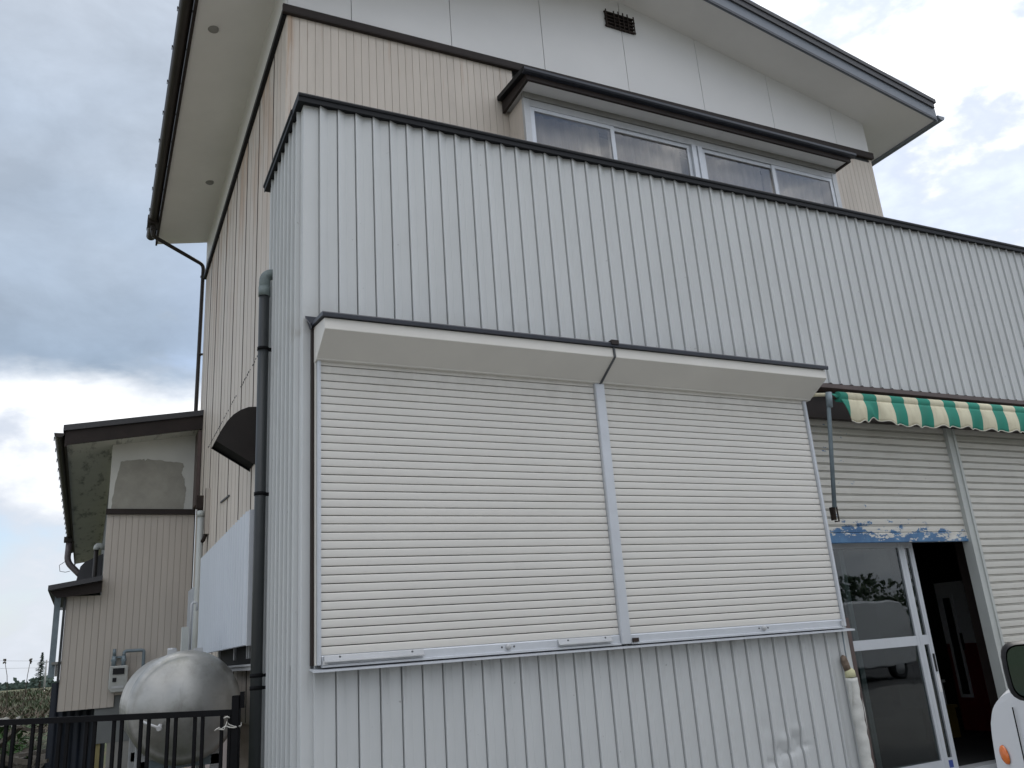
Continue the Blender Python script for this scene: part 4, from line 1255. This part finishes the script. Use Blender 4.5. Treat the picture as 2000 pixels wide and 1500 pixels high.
part('top_rail', rail(1.048, 1.165, 0.018, 0.020), M['black'], fe)
part('bottom_rail', rail(0.20, 0.22, 0.016, 0.016), M['black'], fe)
part('latch_plate', MB().obox(rp(-0.038, 1.12), D * 0.012, N * 0.012, (0, 0, 0.05)), M['black'], fe)
bar = MB().obox((0, 0, 0.42), D * 0.0095, N * 0.0095, (0, 0, 0.42)).mesh('bar', M['black'])
barp = MB().obox((0, 0, 0.43), D * 0.0095, N * 0.0095, (0, 0, 0.43)).mesh('bar', M['black'])
s = 0.040
k = 0
while s < L - 0.1:
    for ds in (0.0, 0.050):
        ss = s + ds
        zt = 1.030 + (ss / L) * 0.115
        link('bar', barp if zt > 1.07 else bar, fe, tuple(rp(ss, zt - (0.86 if zt > 1.07 else 0.84))))
    s += 0.1725
for s in (2.0, 4.15):
    part('post', MB().obox(rp(s, 0.56), D * 0.022, N * 0.022, (0, 0, 0.56)), M['black'], fe)
wt = MB()
base = rp(0.05, 0.985) - N * 0.0 + Vector((0.0, -0.03, 0))
pts = [base + Vector((-0.085, 0, -0.035)), base + Vector((-0.06, -0.01, -0.018)), base + Vector((-0.045, 0, -0.03)), base + Vector((-0.02, -0.012, -0.012)), base + Vector((0.0, -0.02, -0.022)), base + Vector((0.03, -0.02, -0.028)), base + Vector((0.075, -0.01, -0.02)), base + Vector((0.078, 0, -0.004))]
wt.tube(pts, 0.004, 6)
pts = [base + Vector((-0.07, 0, -0.028)), base + Vector((-0.03, -0.018, -0.034)), base + Vector((-0.012, -0.012, 0.012)), base + Vector((0.0, -0.016, -0.006)), base + Vector((0.03, -0.018, -0.020)), base + Vector((0.07, -0.012, -0.026))]
wt.tube(pts, 0.0035, 6)
wt.tube([base + Vector((-0.03, 0.0, 0.034)), base + Vector((-0.015, -0.015, 0.042)), base + Vector((0.003, -0.012, 0.034))], 0.005, 6)
solo('wire_tie', wt, M['cord'], 'twisted white cord tied to the end of the black railing', 'cord')

# ------------------------------------------------------------------ van at the right edge
van = thing('parked_van', 'white van with a black wing mirror and an orange side marker at the right edge', 'van', (1.86, -2.8, 0))
VY0, VY1 = -2.80, -1.30
# side outline, x from the nose backwards
side = [(1.905, 0.30), (1.868, 0.42), (1.858, 0.60), (1.860, 0.86), (1.876, 0.98), (1.915, 1.065), (1.99, 1.120), (2.14, 1.150), (2.32, 1.30), (2.46, 1.52), (2.62, 1.70), (2.85, 1.78), (4.9, 1.78), (5.15, 1.72), (5.23, 1.45), (5.25, 0.9), (5.24, 0.35), (5.1, 0.28)]
for _ in range(2):                     # round the outline off
    side = [q for i in range(len(side)) for q in ((side[i][0] * .75 + side[(i + 1) % len(side)][0] * .25, side[i][1] * .75 + side[(i + 1) % len(side)][1] * .25),
                                                   (side[i][0] * .25 + side[(i + 1) % len(side)][0] * .75, side[i][1] * .25 + side[(i + 1) % len(side)][1] * .75))]
ns = 20
mb = MB()
rows = []
for j in range(ns + 1):
    t = j / ns
    y = VY0 + (VY1 - VY0) * t
    e = min(t, 1 - t) * (VY1 - VY0)
    q = max(0.0, 1 - e / 0.16)
    ins = 0.085 * (1 - math.sqrt(max(0.0, 1 - q * q)))
    row = []
    for (x, z) in side:
        up_ = max(0.0, (z - 1.05)) * 0.10                      # sides lean in above the waist
        yy = y + (0.5 - t) * 2 * up_ * 0.8
        cx, cz = 3.5, 0.95
        row.append((x + (cx - x) * ins * 0.9 / max(0.4, abs(cx - x)), yy, z + (cz - z) * ins * 0.6 / max(0.3, abs(cz - z)) if abs(cz - z) > 0.05 else z))
    rows.append(row)
n = len(side)
vs = [p for r in rows for p in r]
mb.add(vs, [(j * n + i, j * n + (i + 1) % n, (j + 1) * n + (i + 1) % n, (j + 1) * n + i) for j in range(ns) for i in range(n)], True)
mb.add(vs, [tuple(range(n)), tuple(range(ns * n, ns * n + n))])
part('body', mb, M['vanp'], van)


def sidepoly(poly, y, th, mt, name):
    return part(name, MB().prism(poly, 'y', y - th, y), mt, van)


sy = VY0 - 0.001
sidepoly([(2.40, 1.12), (2.50, 1.34), (2.68, 1.62), (3.15, 1.66), (3.15, 1.12)], sy + 0.045, 0.05, M['vanglass'], 'side_window')
sidepoly([(3.25, 1.12), (3.25, 1.66), (4.95, 1.66), (5.08, 1.12)], sy + 0.045, 0.05, M['vanglass'], 'side_window')
part('windscreen', MB().add([(2.19, VY0 + 0.12, 1.12), (2.19, VY1 - 0.12, 1.12), (2.585, VY1 - 0.2, 1.68), (2.585, VY0 + 0.2, 1.68)], [(0, 1, 2, 3)]), M['vanglass'], van)
seam = MB().tube([(2.112, sy - 0.0005, 0.36), (2.106, sy - 0.0005, 0.70), (2.112, sy - 0.0005, 1.05)], 0.0022, 5)
part('door_seam', seam, M['black'], van)
part('door_seam', MB().tube([(3.20, sy, 0.36), (3.20, sy, 1.05)], 0.003, 5), M['black'], van)
part('body_crease', MB().tube([(1.885, sy + 0.004, 0.826), (1.92, sy - 0.0005, 0.808), (2.07, sy - 0.0005, 0.770)], 0.002, 5), M['alud'], van)
ml = MB()
vsm = []
for j, (r, off) in enumerate(((1.0, 0.0), (0.95, -0.005), (0.75, -0.009), (0.4, -0.011), (0.0, -0.0115))):
    for i in range(24):
        a = 2 * math.pi * i / 24
        u, w = 0.0215 * r * math.cos(a), 0.0315 * r * math.sin(a)
        vsm.append((2.005 + u * 0.97 - w * 0.28, sy + off, 0.890 + w * 0.96 + u * 0.25))
ml.add(vsm, [(j * 24 + i, j * 24 + (i + 1) % 24, (j + 1) * 24 + (i + 1) % 24, (j + 1) * 24 + i) for j in range(4) for i in range(24)], True)
part('side_marker', ml, M['orange'], van)
# wing mirror
mx, my, mz = 2.34, -2.850, 1.178
mh = MB()
vsm = []
nseg = 24
def rr(a, w, h, p=4.0):
    c, s_ = math.cos(a), math.sin(a)
    return (w * math.copysign(abs(c) ** (2 / p), c), h * math.copysign(abs(s_) ** (2 / p), s_))
rings = [(0.90, 0.058), (1.0, 0.045), (1.0, 0.015), (0.92, -0.035), (0.65, -0.062), (0.0, -0.068)]
for (sc2, dx) in rings:
    for i in range(nseg):
        u, w = rr(2 * math.pi * i / nseg, 0.080 * sc2, 0.090 * sc2)
        vsm.append((mx + dx, my + u, mz + w))
fsm = [(j * nseg + i, j * nseg + (i + 1) % nseg, (j + 1) * nseg + (i + 1) % nseg, (j + 1) * nseg + i) for j in range(len(rings) - 1) for i in range(nseg)]
# turn the housing a little so the glass side shows to the camera
yaw = math.radians(24)
def turn(p):
    v = Vector(p) - Vector((mx, my, mz))
    return Vector((mx, my, mz)) + Vector((v.x * math.cos(yaw) + v.y * math.sin(yaw), -v.x * math.sin(yaw) + v.y * math.cos(yaw), v.z))
mh.add([turn(p) for p in vsm], fsm, True)
wm = part('wing_mirror', mh, M['blackp'], van)
gls = [turn((mx + 0.052, my + rr(2 * math.pi * i / nseg, 0.068, 0.076)[0], mz + rr(2 * math.pi * i / nseg, 0.068, 0.076)[1])) for i in range(nseg)]
part('mirror_glass', MB().add(gls, [tuple(range(nseg))]), M['mirror'], wm)
part('mirror_arm', MB().tube([(mx - 0.02, my + 0.04, mz - 0.06), (mx + 0.02, VY0 + 0.06, mz - 0.09)], [0.03, 0.04], 10), M['blackp'], wm)
for xx in (2.42, 4.55):
    for yy, d in ((VY0 + 0.01, 1), (VY1 - 0.01, -1)):
        w = part('wheel', MB().lathe([(0.0, yy - 0.004 * d), (0.155, yy - 0.004 * d), (0.17, yy + 0.012 * d)], (xx, 0, 0.27), 'y', 28), M['alud'], van)
        part('tyre', MB().lathe([(0.17, yy + 0.012 * d), (0.20, yy - 0.008 * d), (0.255, yy - 0.006 * d), (0.27, yy + 0.03 * d), (0.27, yy + 0.13 * d), (0.25, yy + 0.16 * d)], (xx, 0, 0.27), 'y', 28), M['blackp'], w)
for yy in (VY0 + 0.22, VY1 - 0.22):
    part('headlight', MB().obox((1.866, yy, 0.74), (0.012, 0, 0), (0, 0.13, 0), (0, 0, 0.07)), M['alu'], van, bevel=0.01)
part('bumper', MB().box(1.835, 1.93, VY0 + 0.02, VY1 - 0.02, 0.28, 0.50), M['vanp'], van, bevel=0.02)

van.rotation_euler = (0, 0, math.radians(246.4))
van.location = (1.838, -2.770, -0.04)

def copy_tree(o, parent=None):
    c = o.copy()
    COL.objects.link(c)
    if parent is not None:
        c.parent = parent
    for ch in [q for q in bpy.data.objects if q.parent == o]:
        copy_tree(ch, c)
    return c


v2 = copy_tree(van)
v2.location = (11.2, -7.4, 0)
v2.rotation_euler = (0, 0, 0)
v2['label'] = 'white van parked further along the road, showing only as a reflection in the shop door'
v2['group'] = van['group'] = 'white vans outside the shop'

# ------------------------------------------------------------------ sheeted stack, post and scrap under the low shed
tp_ = MB()
vs = []
for i in range(25):
    xx = -1.43 + 0.62 * i / 24
    for j, z in enumerate((0.0, 0.5, 0.9, 1.30)):
        vs.append((xx, 6.95 + 0.02 * math.sin(i * 1.9 + j * 0.3) + 0.03 * (3 - j) / 3 * -1, z))
tp_.add(vs, [(i * 4 + j, (i + 1) * 4 + j, (i + 1) * 4 + j + 1, i * 4 + j + 1) for i in range(24) for j in range(3)], True)
tp_.box(-1.42, -0.82, 6.98, 8.2, 0.0, 1.29)
solo('sheeted_stack', tp_, M['tarp'], 'dark navy sheet hung over a stack under the low shed', 'stack')
solo('timber_post', MB().box(-0.93, -0.87, 6.50, 6.56, 0.0, 0.984), M['woody'], 'yellowed timber post under the edge of the boarded wall', 'post')
for (cx, cy, cz, rz, ry, l, w, lab) in ((-2.02, 6.6, 0.62, 0.9, 0.5, 0.22, 0.10, 'broken pale board leaning in the weeds behind the railing'),
                                        (-1.85, 6.9, 0.72, -0.5, -0.7, 0.20, 0.06, 'short grey board lying across the scrap behind the railing'),
                                        (-1.62, 7.0, 0.80, 0.2, 0.2, 0.16, 0.05, 'weathered plank end beside the navy sheet')):
    R = Matrix.Rotation(rz, 3, 'Z') @ Matrix.Rotation(ry, 3, 'Y')
    solo('scrap_board', MB().obox((cx, cy, cz), R @ Vector((l, 0, 0)), R @ Vector((0, w, 0)), R @ Vector((0, 0, 0.018))), M['wood'], lab, 'board')
hp_ = MB()
rnd = random.Random(5)
for i in range(40):
    c = (rnd.uniform(-2.6, -1.5), rnd.uniform(6.6, 8.2), rnd.uniform(0.05, 0.55))
    R = Matrix.Rotation(rnd.uniform(0, 3), 3, 'Z') @ Matrix.Rotation(rnd.uniform(-0.6, 0.6), 3, 'Y')
    hp_.obox(c, R @ Vector((rnd.uniform(0.1, 0.35), 0, 0)), R @ Vector((0, rnd.uniform(0.03, 0.09), 0)), R @ Vector((0, 0, rnd.uniform(0.01, 0.03))))
structure('scrap_heap', hp_, M['wood'], 'stuff')

# ------------------------------------------------------------------ field: weeds, far tree, pole
gb = MB()
rnd = random.Random(11)
def blade(px, py, h, lean, w):
    a = rnd.uniform(0, 2 * math.pi)
    dx, dy = math.cos(a), math.sin(a)
    ox, oy = -dy * w, dx * w
    gb.v += [(px - ox, py - oy, 0), (px + ox, py + oy, 0), (px + dx * lean * 0.4 + ox * .7, py + dy * lean * 0.4 + oy * .7, h * 0.6), (px + dx * lean, py + dy * lean, h)]
    o = len(gb.v) - 4
    gb.f += [[o, o + 1, o + 2], [o, o + 2, o + 3]]
    gb.sm += [False, False]
for i in range(42000):
    u = rnd.random()
    dist = 6.0 * (150.0 / 6.0) ** u
    az = math.radians(rnd.uniform(-14.5, 3.5)) if dist > 20 else math.radians(rnd.uniform(-14.5, -1.5))
    px, py = -1.09 + dist * math.sin(az), -5.0 + 9.5 + dist * math.cos(az)
    if px > -1.9 and py < 20:
        continue
    patch = math.sin(px * 0.5 + 2) * math.cos(py * 0.16)
    h = rnd.uniform(0.05, 0.34) * (1 + 0.8 * patch) * (1.0 if dist < 40 else 1.4)
    blade(px, py, h, rnd.uniform(0.08, 0.40), rnd.uniform(0.010, 0.030) * (1 + dist / 30))
me = bpy.data.meshes.new('weeds')
me.from_pydata(gb.v, [], gb.f)
me.materials.append(M['grass'])
o = link('weeds', me)
o['kind'] = 'stuff'
lf = MB()
for i in range(420):
    cx, cy, cz = rnd.uniform(-3.0, -1.70), rnd.uniform(7.8, 10.5), rnd.uniform(0.25, 0.98)
    if rnd.random() < 0.4:
        cx = rnd.uniform(-2.9, -2.35)
    a, b = rnd.uniform(0, 6.28), rnd.uniform(-0.5, 0.7)
    l = rnd.uniform(0.06, 0.13)
    d1 = Vector((math.cos(a) * math.cos(b), math.sin(a) * math.cos(b), math.sin(b)))
    d2 = d1.cross(Vector((0, 0, 1))).normalized() * l * 0.42
    c = Vector((cx, cy, cz * (0.85 if cx > -2.3 else 1.05)))
    lf.add([c - d1 * l, c + d2, c + d1 * l - Vector((0, 0, l * .4)), c - d2], [(0, 1, 2), (0, 2, 3)])
    if i % 3 == 0:
        lf.add([c, c + Vector((0.008, 0, 0)), (c.x, c.y, 0)], [(0, 1, 2)])
structure('leafy_weeds', lf, M['leaf'], 'stuff')
for i, (px, py, h, w, lab) in enumerate(((-2.78, 12.0, 1.62, 0.14, 'tall dry seed stalk at the left edge of the weedy field'),
                                         (-2.35, 12.4, 1.78, 0.20, 'tall dry seed stalk bending left above the weedy field'),
                                         (-2.22, 12.2, 1.72, 0.10, 'tall dry seed stalk with a short curl above the weedy field'),
                                         (-1.98, 12.3, 1.70, -0.04, 'upright dry seed stalk nearest the shed'))):
    wd = thing('seed_stalk', lab, 'weed', (px, py, 0), 'seed stalks standing above the field')
    pts = [(px, py, 0), (px, py, h * 0.6), (px - w * 0.4, py, h * 0.85), (px - w, py, h)]
    part('stem', MB().tube(pts, [0.007, 0.006, 0.005, 0.004], 6), M['seed'], wd)
    hmb = MB()
    for q in range(16):
        c = Vector((px - w + rnd.uniform(-0.02, 0.02), py + rnd.uniform(-0.02, 0.02), h + rnd.uniform(-0.06, 0.02)))
        hmb.obox(c, (0.007, 0, 0.004), (0, 0.007, 0), (-0.004, 0, 0.009))
    part('seed_head', hmb, M['seed'], wd)
fl_ = MB()
for i in range(26):
    c = Vector((rnd.choice((-2.0, -1.86)) + rnd.uniform(-0.06, 0.06), 8.3 + rnd.uniform(-0.1, 0.1), 0.86 + rnd.uniform(-0.05, 0.05)))
    fl_.obox(c, (0.022, 0, 0.008), (0, 0.02, 0), (-0.004, 0, 0.012))
solo('flower_clump', fl_, M['flower'], 'clump of pale flowers in the weeds behind the railing', 'flowers')

tr = thing('conifer_tree', 'dark conifer standing far off at the edge of the field', 'tree', (-9.7, 215, 0))
part('trunk', MB().tube([(-9.7, 215, 0), (-9.7, 215, 6.5)], [0.25, 0.05], 8), M['bark'], tr)
cm = MB()
for i in range(900):
    t = rnd.random() ** 0.8
    z = 0.9 + 6.6 * t
    rad = (1 - t) * 2.3 * (0.35 + 0.65 * rnd.random()) * (0.75 + 0.25 * math.sin(z * 5.0))
    a = rnd.uniform(0, 6.28)
    c = Vector((-9.7 + rad * math.cos(a), 215 + rad * math.sin(a), z))
    l = rnd.uniform(0.14, 0.40)
    d1 = Vector((math.cos(a), math.sin(a), -0.35)) * l
    d2 = Vector((-math.sin(a), math.cos(a), 0.1)) * l * 0.5
    cm.add([c - d1, c + d2, c + d1, c - d2], [(0, 1, 2), (0, 2, 3)])
part('crown', cm, M['conifer'], tr)
hb = MB()
for i in range(1500):
    px = rnd.uniform(-70, 5)
    l = rnd.uniform(0.3, 0.8)
    hgt = 1.0 + 0.7 * math.sin(px * 0.4) * math.sin(px * 0.13 + 1) + (1.4 if -16 < px < -8 else 0)
    c = Vector((px, 240 + rnd.uniform(-3, 3), rnd.uniform(0, max(0.6, hgt))))
    a = rnd.uniform(0, 6.28)
    d1 = Vector((math.cos(a), 0.3, math.sin(a))) * l
    d2 = Vector((-math.sin(a), 0.3, math.cos(a))) * l * 0.7
    hb.add([c - d1, c + d2, c + d1, c - d2], [(0, 1, 2), (0, 2, 3)])
structure('far_thicket', hb, M['conifer'], 'stuff')
up_ = thing('utility_pole', 'thin utility pole with wires beside the far conifer', 'pole', (-6.0, 135, 0))
PX = -5.98
part('pole', MB().tube([(PX, 135, 0), (PX, 135, 4.25)], [0.13, 0.10], 10), M['polec'], up_)
part('crossarm', MB().box(PX - 0.7, PX + 0.7, 134.9, 135.0, 3.9, 4.0), M['polec'], up_)
for z, zz, yy in ((4.1, 7.2, 90), (3.2, 5.9, 90), (4.0, 3.2, 190)):
    pts = []
    x1, y1 = (-26, yy) if yy < 135 else (10, 200)
    for i in range(13):
        t = i / 12
        pts.append((PX + (x1 - PX) * t, 135 + (y1 - 135) * t, z + (zz * 0.75 - z) * t - 0.9 * t * (1 - t)))
    part('wire', MB().tube(pts, 0.012, 5), M['black'], up_)

# overhead wire crossing the sky at the right
wr = MB().tube([(9.5, 3.0, 6.55), (13.0, 5.0, 8.05), (17, 7.2, 9.6)], 0.006, 5)
solo('overhead_wire', wr, M['black'], 'thin overhead wire above the parapet at the right edge of the sky', 'wire')

# ------------------------------------------------------------------ across the road (seen only in the glass)
ob = thing('opposite_building', 'white building across the road seen reflected in the shop door glass', 'building', (13, -19, 0))
part('wall', MB().box(9.0, 17.0, -24, -18, 0, 6.5), M['opp'], ob)
part('roof', MB().prism([(-24.5, 6.5), (-17.5, 6.5), (-21, 8.0)], 'x', 8.6, 17.4), M['roof'], ob)
for xx in (10.2, 12.6, 15.0):
    part('window', MB().box(xx, xx + 1.4, -17.99, -17.95, 3.6, 4.9), M['blackp'], ob)
    part('window', MB().box(xx, xx + 1.4, -17.99, -17.95, 1.0, 2.3), M['blackp'], ob)
hg = MB()
for i in range(24000):
    px = rnd.uniform(-5, 45)
    hgt = 3.0 + 0.5 * math.sin(px * 0.7) + 0.4 * math.sin(px * 1.9)
    c = Vector((px, -16.5 + rnd.uniform(-0.7, 0.7), rnd.uniform(0.05, hgt)))
    a, l = rnd.uniform(0, 6.28), rnd.uniform(0.05, 0.11)
    d1 = Vector((math.cos(a), 0.4, math.sin(a))) * l
    d2 = Vector((-math.sin(a), 0.4, math.cos(a))) * l * 0.7
    hg.add([c - d1, c + d2, c + d1, c - d2], [(0, 1, 2), (0, 2, 3)])
structure('roadside_hedge', hg, M['hedge'], 'stuff')
